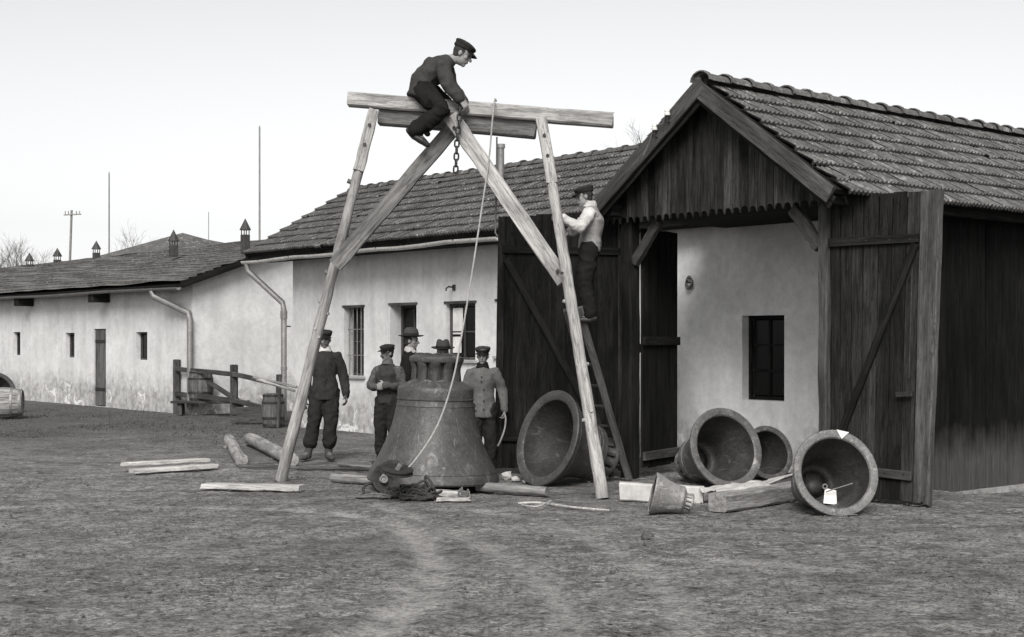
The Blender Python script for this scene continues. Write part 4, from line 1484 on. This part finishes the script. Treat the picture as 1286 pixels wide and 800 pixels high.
tag(pole('prop', G(349, 537), P(352, 470, 25.4), .03, .03, 'wood_old', None, 8, 6, .04, 445), 'dark upright prop holding the pale shafts beside the barrel', 'prop')
# left edge: lying cask and dark bell
ce = G(-14, 526)
Mc = frame(V((0, 0, 1)), V((.25, -1, 0)).normalized(), V((1, .25, 0)).normalized(), V((ce.x - .35, ce.y, .30)))
Mc = frame(V((0, 0, 1)).cross(V((1, .2, 0)).normalized()) * -1, V((0, 0, -1)), V((1, .2, 0)).normalized(), V((P(-20, 500, 28.4).x, 28.4, .31)))
barrel('pale cask lying on its side in the grass beside the dark bell', V((P(0, 500, 28.4).x, 28.4, 0)), .31, .74, 3, ('wood_log', 'zinc'), Mc)
bell('bell', 'dark bell lying behind the pale cask on the grass', lie(-8, 480, 30.4, .47, R(28)), .47, 'bronze_dark', True, None, 1.0, 'bronze_dark', 9)

# ================================================================== PEOPLE
def remesh(bm, vox, smooth_it=4, fold=0.0, freq=9.0, seed=0, stretch=(1, 1, .6)):
    bmesh.ops.recalc_face_normals(bm, faces=bm.faces[:])
    me = bpy.data.meshes.new('src'); bm.to_mesh(me); bm.free()
    o = bpy.data.objects.new('src', me)
    tmp.objects.link(o)
    m = o.modifiers.new('r', 'REMESH'); m.mode = 'VOXEL'; m.voxel_size = vox
    s = o.modifiers.new('s', 'SMOOTH'); s.factor = .5; s.iterations = smooth_it
    dg = bpy.context.evaluated_depsgraph_get()
    out = bpy.data.meshes.new_from_object(o.evaluated_get(dg))
    bpy.data.objects.remove(o); bpy.data.meshes.remove(me)
    if fold:
        n_ = len(out.vertices)
        co = np.empty(n_ * 3); out.vertices.foreach_get('co', co); co = co.reshape(-1, 3)
        no = np.empty(n_ * 3); out.vertex_normals.foreach_get('vector', no); no = no.reshape(-1, 3)
        d = np.array([noise.noise(V((c[0] * freq * stretch[0] + seed, c[1] * freq * stretch[1], c[2] * freq * stretch[2] + 2.5 * math.sin(c[0] * 7)))) * .65 + .45 * (1 - 2 * abs(noise.noise(V((c[0] * freq * 1.3, c[1] * freq * 1.3 + seed, c[2] * freq * 1.5))))) for c in co])
        co = co + no * (d * fold)[:, None]
        out.vertices.foreach_set('co', co.ravel())
    for p in out.polygons:
        p.use_smooth = True
    return out
tmp = bpy.data.collections.new('tmp'); col.children.link(tmp)
def ball(bm, c, ax, ay, az, fx, fy, fz, n=14):
    g = bmesh.ops.create_uvsphere(bm, u_segments=n, v_segments=n // 2 + 2, radius=1)
    M = frame(fx * ax, fy * ay, fz * az, c)
    bmesh.ops.transform(bm, matrix=M, verts=g['verts'])
def hand(bm, wr, d, up, s, curl=.5, side=1):
    """palm with five curled fingers; d = direction of the hand, up = back of the hand"""
    d = d.normalized(); up = (up - d * up.dot(d)).normalized(); x = d.cross(up) * side
    pal = wr + d * .045 * s
    tube_bm(bm, [wr - d * .02 * s, wr + d * .03 * s, wr + d * .085 * s], [.026 * s, .036 * s, .038 * s], 10, side=x, ab=(1.05, .48), round_ends=True)
    lens = (.072, .082, .076, .06)
    for k in range(4):
        o = wr + d * .088 * s + x * (k - 1.5) * .0195 * s
        d1 = (d * math.cos(curl) - up * math.sin(curl))
        d2 = (d * math.cos(curl * 2.3) - up * math.sin(curl * 2.3))
        a = o + d1 * lens[k] * .5 * s
        tube_bm(bm, [o - d * .01 * s, o, a, a + d2 * lens[k] * .5 * s], [.0095 * s, .0098 * s, .009 * s, .0075 * s], 7, round_ends=True)
    o = wr + d * .03 * s - x * .032 * s
    a = o + (d * .6 - x * .55 - up * .35).normalized() * .045 * s
    tube_bm(bm, [o, a, a + (d * .8 - up * .55).normalized() * .036 * s], [.0125 * s, .011 * s, .009 * s], 7, round_ends=True)
def stand(loc, yaw, H, **ov):
    s = H / 1.75
    J = dict(pelvis=(0, 0, .95), waist=(0, 0, 1.10), chest=(0, .01, 1.30), neck=(0, .0, 1.47), head=(0, .025, 1.605),
             shL=(-.160, -.01, 1.375), shR=(.160, -.01, 1.375), elL=(-.225, -.03, 1.10), elR=(.225, -.03, 1.10), wrL=(-.235, .04, .865), wrR=(.235, .04, .865),
             hipL=(-.09, 0, .90), hipR=(.09, 0, .90), knL=(-.105, .02, .49), knR=(.105, .02, .49), anL=(-.115, -.02, .09), anR=(.115, -.02, .09),
             toeL=(-.14, .15, .035), toeR=(.14, .15, .035))
    J.update(ov)
    c, sn = math.cos(yaw), math.sin(yaw)
    W = {}
    for k, v_ in J.items():
        x, y, z = v_
        W[k] = V((x * c - y * sn, x * sn + y * c, z)) * s + V(loc)
    W['fwd'] = V((-sn, c, 0)); W['side'] = V((c, sn, 0)); W['s'] = s
    return W
def person(label, J, top='cloth_coat', legs='cloth_trousers', hem=.12, face=None, cap='cap', cap_mat='cloth_cap', skin='skin', boots='leather', gaiter=None, vest=None, collar=None, mous=False, torso_up=None, hands=None, seed=0, grp=None, sleeve=None, shirt_front=None, buttons=0):
    s = J['s']; fw, sd = J['fwd'].normalized(), J['side'].normalized()
    hf = (face or fw).normalized()
    hu = (J['head'] - J['neck']).normalized() * .35 + BZ * .65
    hu = (hu - hf * hu.dot(hf)).normalized()
    hs = hf.cross(hu)                                  # head's right
    hd = J['head']
    loc = (J['anL'] + J['anR']) / 2; loc = V((loc.x, loc.y, min(J['toeL'].z, J['toeR'].z) - .03))
    per = thing('person', label, 'person', loc, grp)
    tu = (J['neck'] - J['pelvis']).normalized()
    tf = sd.cross(tu) * -1
    if tf.dot(fw) < 0: tf = -tf
    # ---- continuous body
    bm = bmesh.new()
    ball(bm, hd + hu * .028 * s, .074 * s, .092 * s, .092 * s, hs, hf, hu)
    ball(bm, hd - hu * .045 * s + hf * .018 * s, .058 * s, .070 * s, .070 * s, hs, hf, hu)
    ball(bm, hd - hu * .095 * s + hf * .055 * s, .026 * s, .024 * s, .022 * s, hs, hf, hu)          # chin
    tube_bm(bm, [hd + hu * .012 * s + hf * .086 * s, hd - hu * .018 * s + hf * .100 * s, hd - hu * .030 * s + hf * .108 * s], [.010 * s, .013 * s, .016 * s], 8, round_ends=True)   # nose
    tube_bm(bm, [hd - hu * .062 * s + hf * .078 * s - hs * .022 * s, hd - hu * .060 * s + hf * .086 * s, hd - hu * .062 * s + hf * .078 * s + hs * .022 * s], [.008 * s, .011 * s, .008 * s], 7, round_ends=True)   # lips
    tube_bm(bm, [hd + hu * .026 * s + hf * .078 * s - hs * .045 * s, hd + hu * .030 * s + hf * .090 * s, hd + hu * .026 * s + hf * .078 * s + hs * .045 * s], [.010 * s, .012 * s, .010 * s], 7, round_ends=True)   # brow
    for e in (-1, 1):
        ball(bm, hd - hu * .008 * s + hs * .074 * s * e - hf * .008 * s, .011 * s, .020 * s, .032 * s, hs, hf, hu, 10)
        ball(bm, hd - hu * .022 * s + hs * .040 * s * e + hf * .055 * s, .022 * s, .022 * s, .024 * s, hs, hf, hu, 10)
    tube_bm(bm, [J['neck'] - tu * .05 * s, J['neck'], hd - hu * .05 * s - hf * .012 * s], [.066 * s, .056 * s, .054 * s], 12, round_ends=True)
    tube_bm(bm, [J['pelvis'], J['waist'], J['chest'], J['neck'] - tu * .06 * s], [.12 * s, .105 * s, .125 * s, .08 * s], 14, side=sd, ab=(1.1, .8), round_ends=True)
    for q_ in 'LR':
        tube_bm(bm, [J['chest'] + tu * .05 * s, J['sh' + q_], J['el' + q_], J['wr' + q_]], [.06 * s, .055 * s, .042 * s, .028 * s], 10, round_ends=True)
        tube_bm(bm, [J['pelvis'], J['hip' + q_], J['kn' + q_], J['an' + q_]], [.09 * s, .085 * s, .058 * s, .042 * s], 10, round_ends=True)
        tube_bm(bm, [J['an' + q_] , J['toe' + q_]], [.036 * s, .028 * s], 8, round_ends=True)
        h_ = (hands or {}).get(q_)
        d = h_[0] if h_ else (J['wr' + q_] - J['el' + q_]) * .8 + fw * .05
        up = h_[1] if h_ else (sd if q_ == 'R' else -sd)
        cu = h_[2] if h_ else .45
        hand(bm, J['wr' + q_], V(d), V(up), s * 1.04, cu, 1 if q_ == 'R' else -1)
    body = link('body', remesh(bm, .0075, 2), skin, per)
    # eyes
    for e in (-1, 1):
        bm = bmesh.new()
        ball(bm, hd + hu * .006 * s + hs * .032 * s * e + hf * .080 * s, .015 * s, .008 * s, .008 * s, hs, hf, hu, 10)
        link('eye', mesh(bm, smooth=True), 'hair', body)
    # hair at the back and sides
    bm = bmesh.new()
    ball(bm, hd + hu * .025 * s - hf * .016 * s, .081 * s, .090 * s, .085 * s, hs, hf, hu)
    ball(bm, hd - hu * .03 * s - hf * .045 * s, .066 * s, .045 * s, .05 * s, hs, hf, hu)
    link('hair', remesh(bm, .008, 2, .003, 60, seed), 'hair', per)
    if mous:
        bm = bmesh.new()
        c = hd - hu * .044 * s + hf * .098 * s
        tube_bm(bm, [c - hs * .036 * s - hu * .01 * s - hf * .012 * s, c, c + hs * .036 * s - hu * .01 * s - hf * .012 * s], [.006 * s, .012 * s, .006 * s], 8, round_ends=True)
        link('moustache', mesh(bm, smooth=True), 'moustache', per)
    # ---- jacket
    bm = bmesh.new()
    hp = (J['hipL'] + J['hipR']) / 2
    kn = (J['knL'] + J['knR']) / 2
    dh = J.get('hemdir', (hp - J['waist']).normalized())
    hemp = hp + dh * (hem * s)
    if sleeve is None:
        tube_bm(bm, [hemp, hp, J['waist'], J['chest'], J['neck'] - tu * .055 * s, J['neck'] + tu * .005 * s], [.165 * s, .160 * s, .146 * s, .158 * s, .105 * s, .066 * s], 20, side=sd, ab=[(1.16, .9), (1.10, .9), (1.04, .88), (1.04, .86), (1.10, .80), (1, .95)])
    else:
        tube_bm(bm, [hemp, hp, J['waist'], J['chest'], J['neck'] - tu * .055 * s, J['neck'] - tu * .01 * s], [.148 * s, .150 * s, .144 * s, .156 * s, .105 * s, .068 * s], 20, side=sd, ab=[(1.1, .88), (1.1, .86), (1.04, .86), (1.12, .85), (1.25, .80), (1, .95)])
    if sleeve is None:
        for q_ in 'LR':
            tube_bm(bm, [J['chest'].lerp(J['sh' + q_], .5) + tu * .02 * s, J['sh' + q_], J['sh' + q_].lerp(J['el' + q_], .5), J['el' + q_], J['el' + q_].lerp(J['wr' + q_], .5), J['wr' + q_] + (J['wr' + q_] - J['el' + q_]).normalized() * .0], [.082 * s, .074 * s, .070 * s, .063 * s, .056 * s, .048 * s], 14, round_ends=True)
    jac = link('jacket' if vest is None else 'waistcoat', remesh(bm, .012, 3, .021, 7, seed), top, per)
    if buttons:
        co_ = np.array([v_.co[:] for v_ in jac.data.vertices])
        for k in range(buttons):
            q_ = J['neck'].lerp(hemp, .18 + .62 * k / max(1, buttons - 1)) + sd * .012
            near_ = co_[(np.abs(co_[:, 2] - q_.z) < .025) & (np.abs((co_ - np.array(q_[:])) @ np.array(sd[:])) < .02)]
            if len(near_):
                c_ = V(near_[np.argmax(near_ @ np.array(fw[:]))])
                tube('button', [c_ - fw * .004, c_ + fw * .007], .014 * s, 'hair', jac, 8)
        q_ = J['neck'].lerp(hemp, .1); rows_ = []
        for k in range(15):
            q_ = J['neck'].lerp(hemp, .10 + .86 * k / 14) - sd * .02
            near_ = co_[(np.abs(co_[:, 2] - q_.z) < .025) & (np.abs((co_ - np.array(q_[:])) @ np.array(sd[:])) < .02)]
            if len(near_):
                rows_.append(V(near_[np.argmax(near_ @ np.array(fw[:]))]) + fw * .001)
        if len(rows_) > 3:
            tube('front_edge', rows_, .006 * s, top, jac, 6)
    if sleeve is not None:
        for q_ in 'LR':
            bm = bmesh.new()
            tube_bm(bm, [J['chest'].lerp(J['sh' + q_], .75) - tu * .01 * s, J['sh' + q_] - tu * .012 * s, J['sh' + q_].lerp(J['el' + q_], .5), J['el' + q_], J['el' + q_].lerp(J['wr' + q_], .55), J['wr' + q_]], [.078 * s, .072 * s, .069 * s, .063 * s, .056 * s, .042 * s], 14, round_ends=True)
            link('sleeve', remesh(bm, .012, 3, .022, 11, seed + 3), sleeve, per)
    if collar:
        bm = bmesh.new()
        tube_bm(bm, [J['neck'] - tu * .045 * s + tf * .02 * s, J['neck'] + tu * .01 * s, J['neck'] + tu * .05 * s + hf * .005 * s], [.094 * s, .082 * s, .070 * s], 16, side=sd, ab=(1, .9))
        if shirt_front:
            tube_bm(bm, [J['neck'] - tu * .02 * s + tf * .06 * s, J['chest'] + tf * .11 * s], [.045 * s, .04 * s], 10, side=sd, ab=(1, .7), round_ends=True)
        link('collar', remesh(bm, .010, 2, .005, 25, seed), collar, per)
    # ---- trousers
    bm = bmesh.new()
    tube_bm(bm, [hp - dh * 0 + (J['waist'] - hp) * .6, hp], [.128 * s, .138 * s], 16, side=sd, ab=(1.05, .88), round_ends=True)
    for q_ in 'LR':
        h_, k_, a_ = J['hip' + q_], J['kn' + q_], J['an' + q_]
        e_ = k_.lerp(a_, .62 if gaiter else .96)
        tube_bm(bm, [h_, h_.lerp(k_, .5), k_, k_.lerp(e_, .5), e_], [.112 * s, .102 * s, .088 * s, .084 * s, (.092 if gaiter else .074) * s], 14, round_ends=True)
    link('trousers', remesh(bm, .013, 3, .024, 9, seed + 7, (1, 1, .9)), legs, per)
    # ---- boots
    for q_ in 'LR':
        a_, k_, t_ = J['an' + q_], J['kn' + q_], J['toe' + q_]
        shin = (k_ - a_).normalized()
        fd_ = (t_ - a_); fl = V((fd_.x, fd_.y, fd_.z))
        heel = a_ - (fl - shin * fl.dot(shin)).normalized() * .035 * s - shin * .045 * s
        bm = bmesh.new()
        tube_bm(bm, [a_ + shin * (.20 if gaiter else .10) * s, a_ + shin * .03 * s, a_ - shin * .02 * s], [.060 * s, .052 * s, .050 * s], 12, round_ends=True)
        tube_bm(bm, [heel, a_ - shin * .04 * s + (t_ - a_) * .25, a_.lerp(t_, .75) - shin * .01 * s, t_ + (t_ - a_).normalized() * .02 * s], [.040 * s, .044 * s, .046 * s, .034 * s], 12, side=shin, ab=(.85, 1.05), round_ends=True)
        link('boot', remesh(bm, .010, 2, .003, 20, seed), boots, per)
    # ---- headgear
    if cap == 'cap':
        bm = bmesh.new()
        c = hd + hu * .068 * s
        ball(bm, c - hf * .008 * s, .094 * s, .110 * s, .045 * s, hs, hf, hu, 20)
        ball(bm, c + hu * .028 * s - hf * .005 * s, .104 * s, .118 * s, .032 * s, hs, (hf - hu * .12).normalized(), (hu + hf * .12).normalized(), 20)
        cp_ = link('cap', remesh(bm, .009, 2, .008, 18, seed), cap_mat, per)
        bm = bmesh.new()
        rows = []
        for j in range(4):
            row = []
            for i in range(11):
                a = (i / 10 - .5) * 2.1
                rr = (.088 + j * .018) * s
                p = hd + hu * (.056 - .010 * j - .012 * abs(a) ** 2 * 0) * s + hs * math.sin(a) * rr * .88 + hf * math.cos(a) * (rr + .012 * s * (1 if j else 0)) - hu * .012 * s * (math.sin(a) ** 2)
                row.append(bm.verts.new(p))
            rows.append(row)
        for A, B in zip(rows, rows[1:]):
            for i in range(10):
                bm.faces.new((A[i], A[i + 1], B[i + 1], B[i]))
        r_ = bmesh.ops.solidify(bm, geom=bm.faces[:], thickness=.008)
        link('peak', mesh(bm, smooth=True), 'leather', cp_)
    else:
        bm = bmesh.new()
        k = s
        prof = [(0, .130), (.035, .134), (.066, .126), (.084, .105), (.092, .06), (.096, .018), (.10, .006), (.145, .012), (.160, .020), (.160, .016), (.14, .004), (.10, -.004), (.09, 0)]
        lathe_bm(bm, [(a * k, b * k) for a, b in prof], 32)
        for v_ in bm.verts:
            if v_.co.z > .1 * k:
                v_.co.z -= .028 * k * math.exp(-(v_.co.x / (.028 * k)) ** 2)
            v_.co.y *= 1.12
        M = frame(hs, hf, hu, hd + hu * .058 * s)
        ht = link('hat', shade(mesh(bm), 60), 'felt_hat', per, M)
        bm = bmesh.new()
        lathe_bm(bm, [(.0985 * k, .012 * k), (.0945 * k, .045 * k)], 32)
        for v_ in bm.verts:
            v_.co.y *= 1.12
        o = link('hat_band', mesh(bm, smooth=True), 'hat_band', ht, M)
        o.modifiers.new('t', 'SOLIDIFY').thickness = .003
    return per
def gp(px, py):
    p = G(px, py); p.z = 0; return p
YC = PI     # facing the camera
# man beside the left gantry leg
p = gp(408, 577)
person('man in dark coat and rolled trousers walking behind the left gantry leg, white scarf',
       stand(p, YC + .05, 1.72, anL=(-.05, .02, .09), toeL=(-.11, .17, .035), knL=(-.08, .06, .49), anR=(.22, .02, .09), toeR=(.30, .15, .035), knR=(.14, .05, .49), elL=(-.25, -.05, 1.10), wrL=(-.28, .03, .86), elR=(.24, -.06, 1.10), wrR=(.25, .0, .86)),
       'cloth_coat', 'cloth_trousers', .10, None, 'cap', 'cloth_cap', 'skin_dark', 'leather_worn', True, None, 'cloth_shirt', seed=1, buttons=4)
# man in sweater
p = gp(487, 583)
J = stand(p, YC - .35, 1.53, elL=(-.26, .02, 1.12), wrL=(-.07, .22, 1.15), elR=(.26, .02, 1.12), wrR=(.09, .23, 1.12))
person('man in flat cap with moustache and knitted sweater, hands joined before him', J, 'cloth_sweater', 'cloth_trousers', .02, V((-.75, -.66, -.02)), 'cap', 'cloth_cap', 'skin', 'leather', None, True, 'cloth_grey', True,
       hands={'L': (J['side'] * .9 + J['fwd'] * .2, J['fwd'], .9), 'R': (-J['side'] * .9 + J['fwd'] * .2, J['fwd'], .9)}, seed=2, sleeve='cloth_sleeve')
# man with the brimmed hat
p = V((P(514, 0, 18.9).x, 18.9, 0))
person('man in brimmed hat and dark suit seen in profile behind the sweater man', stand(p, -1.45, 1.70), 'cloth_black', 'cloth_black', .14, V((1, -.18, 0)), 'hat', seed=3, collar='cloth_shirt', shirt_front=True)
# man hidden behind the bell
p = V((P(556, 0, 16.9).x, 16.9, 0))
person('man almost hidden behind the great bell, only his felt hat and brow showing', stand(p, YC + .1, 1.545), 'cloth_black', 'cloth_black', .14, V((.1, -1, -.1)), 'hat', seed=4, skin='skin_dark')
# young man at the right of the bell
p = V((P(606, 0, 16.6).x, 16.6, 0))
J = stand(p, YC + .12, 1.51, elL=(-.275, -.05, 1.12), wrL=(-.30, .02, .87), elR=(.25, -.03, 1.12), wrR=(.25, .05, .88))
person('young man in shiny cap and buttoned grey coat standing between the two largest bells', J, 'cloth_grey', 'cloth_trousers', .13, V((-.12, -1, -.03)), 'cap', 'leather', 'skin', seed=5, collar='cloth_black', buttons=5,
       hands={'L': (V((0, -.1, -1)), V((1, 0, 0)), .85)})
hp_ = J['wrL'] + V((.0, -.03, -.09))
tag(tube('rope_end', spline([hp_ + V((-.01, 0, .06)), hp_ + V((.012, -.02, 0)), hp_ + V((0, -.02, -.13)), hp_ + V((-.05, -.02, -.27)), hp_ + V((-.08, -.01, -.33))], 5), .010, 'rope', None, 6), 'short rope end hanging from the hand of the young man', 'rope')
# man on the beam
dB = 15.02
def Q(px, py, off=0): return P(px, py, dB + off)
J = dict(pelvis=Q(528, 112), waist=Q(532, 101), chest=Q(547, 87), neck=Q(566, 75), head=Q(580.5, 68),
         shL=Q(559, 84, .17), shR=Q(557, 84, -.17), elL=Q(567, 108, .16), elR=Q(563, 108, -.20), wrL=Q(582, 128, -.10), wrR=Q(578, 124, -.22),
         hipL=Q(532, 115, .10), hipR=Q(532, 115, -.10), knL=Q(558, 127, .26), knR=Q(556, 139, -.26), anL=Q(528, 150, .24), anR=Q(521, 164, -.22),
         toeL=Q(536, 166, .24), toeR=Q(535, 180, -.20), s=1.06)
J['fwd'] = V((1, 0, 0)); J['side'] = V((0, -1, 0)); J['hemdir'] = V((-.35, 0, -1)).normalized()
person('workman in cap and jacket sitting astride the top beam, bent over the chain', J, 'cloth_jacket', 'cloth_black', .085, V((.86, -.12, -.42)), 'cap', 'cloth_cap', 'skin', 'leather',
       hands={'L': (V((.5, -.2, -.9)), V((1, 0, .4)), .8), 'R': (V((.6, .1, -.8)), V((.6, -.8, .3)), .8)}, seed=6)
# man on the ladder
def Q2(px, py, off=0): return P(px, py, 15.0 + off)
J = dict(pelvis=Q2(741, 310), waist=Q2(742, 296), chest=Q2(744, 277), neck=Q2(742, 258), head=Q2(734, 247),
         shL=Q2(741, 266, -.16), shR=Q2(744, 266, .17), elL=Q2(728, 286, -.30), elR=Q2(724, 287, .05), wrL=Q2(707, 274, -.34), wrR=Q2(716, 291, -.2),
         hipL=Q2(740, 314, -.09), hipR=Q2(740, 314, .09), knL=Q2(733, 356, -.10), knR=Q2(735, 352, .10), anL=Q2(742, 396, -.10), anR=Q2(740, 388, .12),
         toeL=Q2(727, 402, -.11), toeR=Q2(725, 394, .12), s=.90)
J['fwd'] = V((-1, 0, 0)); J['side'] = V((0, 1, 0)); J['hemdir'] = V((.05, 0, -1)).normalized()
person('workman in light waistcoat and white shirt standing on the ladder, gripping the gantry leg', J, 'cloth_linen', 'cloth_black', -.05, V((-.97, -.1, -.15)), 'cap', 'cloth_cap', 'skin', 'leather', None, True, 'cloth_shirt',
       hands={'L': (V((-1, -.05, .1)), V((-.1, -1, .3)), .75), 'R': (V((-1, -.3, 0)), V((0, -.6, 1)), .7)}, seed=7, sleeve='cloth_shirt')
col.children.unlink(tmp); bpy.data.collections.remove(tmp)

# ================================================================== POLES AND TREES BEYOND
dT = 75
tp = thing('telegraph_pole', 'far telegraph pole with crossarm leaning behind the low roof', 'telegraph pole', V((P(83, 430, dT).x, dT, 0)))
tube('post', [V((P(83, 430, dT).x, dT, -.2)), P(90, 264, dT)], [.08, .06], 'zinc', tp, 8)
bar('crossarm', P(80, 270, dT - .1), P(102, 269, dT - .1), .06, .06, BZ, 'zinc', tp)
for px in (82, 86, 96, 100):
    tube('insulator', [P(px, 269, dT), P(px, 265, dT)], .025, 'zinc', tp, 6)
for px, py, d, lab in ((137, 218, 62, 'thin far mast rising beside a roof vent of the low building'), (326, 160, 52, 'tallest thin mast rising behind the end of the long building'), (262, 268, 80, 'faint short mast far behind the low roof')):
    m_ = thing('mast', lab, 'mast', V((P(px, 430, d).x, d, 0)))
    tube('shaft', [V((P(px, 430, d).x, d, -.2)), P(px, py, d)], [.045, .03] if d < 70 else [.03, .02], 'zinc', m_, 6)
    tube('tip', [P(px, py + .5, d), P(px, py - 2, d)], .02, 'zinc', m_, 6)
def bare_tree(label, px, ytop, d, spread, seed):
    rnd = random.Random(seed)
    base = V((P(px, 430, d).x, d, -.2))
    Ht = P(px, ytop, d).z
    t_ = thing('bare_tree', label, 'tree', base, 'bare trees beyond the roofs')
    bmt, bmc = bmesh.new(), bmesh.new()
    tube_bm(bmt, [base, base + V((0, 0, Ht * .25)), base + V((rnd.uniform(-.2, .2), 0, Ht * .5))], [Ht * .022, Ht * .018, Ht * .012], 7)
    def grow(p, dr_, L_b, r, lev):
        q1_ = p + dr_ * L_b * .5 + V((rnd.uniform(-1, 1), rnd.uniform(-1, 1), rnd.uniform(-.3, 1))) * L_b * .06
        q2_ = p + dr_ * L_b
        tube_bm(bmc, [p, q1_, q2_], [r, r * .8, r * .55], 4, caps=False)
        if lev == 0:
            return
        for k in range(rnd.choice((3, 3, 4))):
            f_ = rnd.uniform(.35, 1)
            nd = (dr_ + V((rnd.uniform(-1, 1), rnd.uniform(-1, 1), rnd.uniform(-.35, .7))) * .75).normalized()
            grow(p.lerp(q2_, f_), nd, L_b * rnd.uniform(.5, .75), r * .55, lev - 1)
    for k in range(7):
        a = rnd.uniform(0, 2 * PI)
        z = Ht * rnd.uniform(.3, .5)
        grow(base + V((0, 0, z)), V((math.cos(a) * spread, math.sin(a) * spread, 1)).normalized(), Ht * .30, Ht * .0042, 4)
    link('trunk', mesh(bmt), 'bark_hazed', t_)
    link('crown', mesh(bmc), 'bark_hazed', t_)
bare_tree('bare thin tree standing behind the end roof vents', 14, 285, 80, .6, 1)
bare_tree('bare tree whose twigs edge the low roof near the telegraph pole', 52, 300, 95, .6, 2)
bare_tree('bare tree just topping the far gabled building', 188, 284, 110, .5, 3)
bare_tree('bare tree showing beside the barge board with the insulators', 800, 150, 90, .5, 4)

# ================================================================== LOOSE EARTH AND GRASS
def scatter(name, label, n_, area, make, mat, seed, cat):
    rnd = random.Random(seed)
    vs, fs = [], []
    for _ in range(n_):
        x, y = area(rnd)
        make(rnd, x, y, vs, fs)
    me = bpy.data.meshes.new(name)
    me.from_pydata(vs, [], fs)
    o = link(name, me, mat)
    return tag(o, label, cat, None, 'stuff')
def yard(rnd):
    y = 7.2 + 9.5 * rnd.random() ** 1.2
    return rnd.uniform(-.40, .40) * y, y
def clump(rnd, x, y, vs, fs):
    if noise.noise(V((x * .8, y * .8, 5))) < rnd.uniform(-.35, .45):
        return
    if any(np.min(np.hypot(pl[:, 0] - x, pl[:, 1] - y)) < w_ * 1.1 for pl, w_, s_ in TRK if s_ > .3):
        return
    r = .004 + .016 * rnd.random() ** 6
    b = len(vs)
    z = gz(x, y) + rnd.uniform(-.012, .012)
    for k in range(4):
        a = k * PI / 2 + rnd.uniform(-.5, .5)
        vs.append((x + math.cos(a) * r * rnd.uniform(.7, 1.8), y + math.sin(a) * r * rnd.uniform(.7, 1.3), z - .004))
    vs.append((x + rnd.uniform(-.3, .3) * r, y, z + r * rnd.uniform(.4, .9)))
    for k in range(4):
        fs.append((b + k, b + (k + 1) % 4, b + 4))
scatter('loose_clods', 'dark crumbs of earth strewn over the trodden yard', 34000, yard, clump, 'clod', 1, 'earth')
def straw(rnd, x, y, vs, fs):
    if noise.noise(V((x * .6, y * .6, 15))) < rnd.uniform(-.2, .6):
        return
    L_s = rnd.uniform(.03, .11); a = rnd.uniform(-.7, .7) if rnd.random() < .7 else rnd.uniform(0, PI)
    z = gz(x, y) + rnd.uniform(.002, .016)
    w = rnd.uniform(.0012, .003)
    b = len(vs)
    dx, dy = math.cos(a) * L_s / 2, math.sin(a) * L_s / 2
    for sx, k in ((-1, -1), (1, -1), (1, 1), (-1, 1)):
        vs.append((x + dx * sx - math.sin(a) * w * k, y + dy * sx + math.cos(a) * w * k, z + .006 * rnd.random()))
    fs.append((b, b + 1, b + 2, b + 3))
scatter('straw_litter', 'bits of straw and dead stalks lying on the yard', 9000, yard, straw, 'straw', 2, 'straw')
def meadow(rnd):
    px = rnd.uniform(-60, 420); py = rnd.uniform(508, 572)
    p = G(px, py)
    return p.x, p.y
def blade(rnd, x, y, vs, fs):
    if noise.noise(V((x * .5, y * .5, 8))) < rnd.uniform(-.5, .35):
        return
    h = rnd.uniform(.015, .06) * min(1, max(.2, (y - 18) / 8)); a = rnd.uniform(0, 2 * PI); w = .008
    b = len(vs)
    z = -.02
    vs.append((x - math.cos(a) * w, y - math.sin(a) * w, z)); vs.append((x + math.cos(a) * w, y + math.sin(a) * w, z))
    vs.append((x + rnd.uniform(-.05, .05), y + rnd.uniform(-.05, .05), z + h))
    fs.append((b, b + 1, b + 2))
scatter('grass', 'short rough grass before the whitewashed outbuilding', 26000, meadow, blade, 'grass', 3, 'grass')
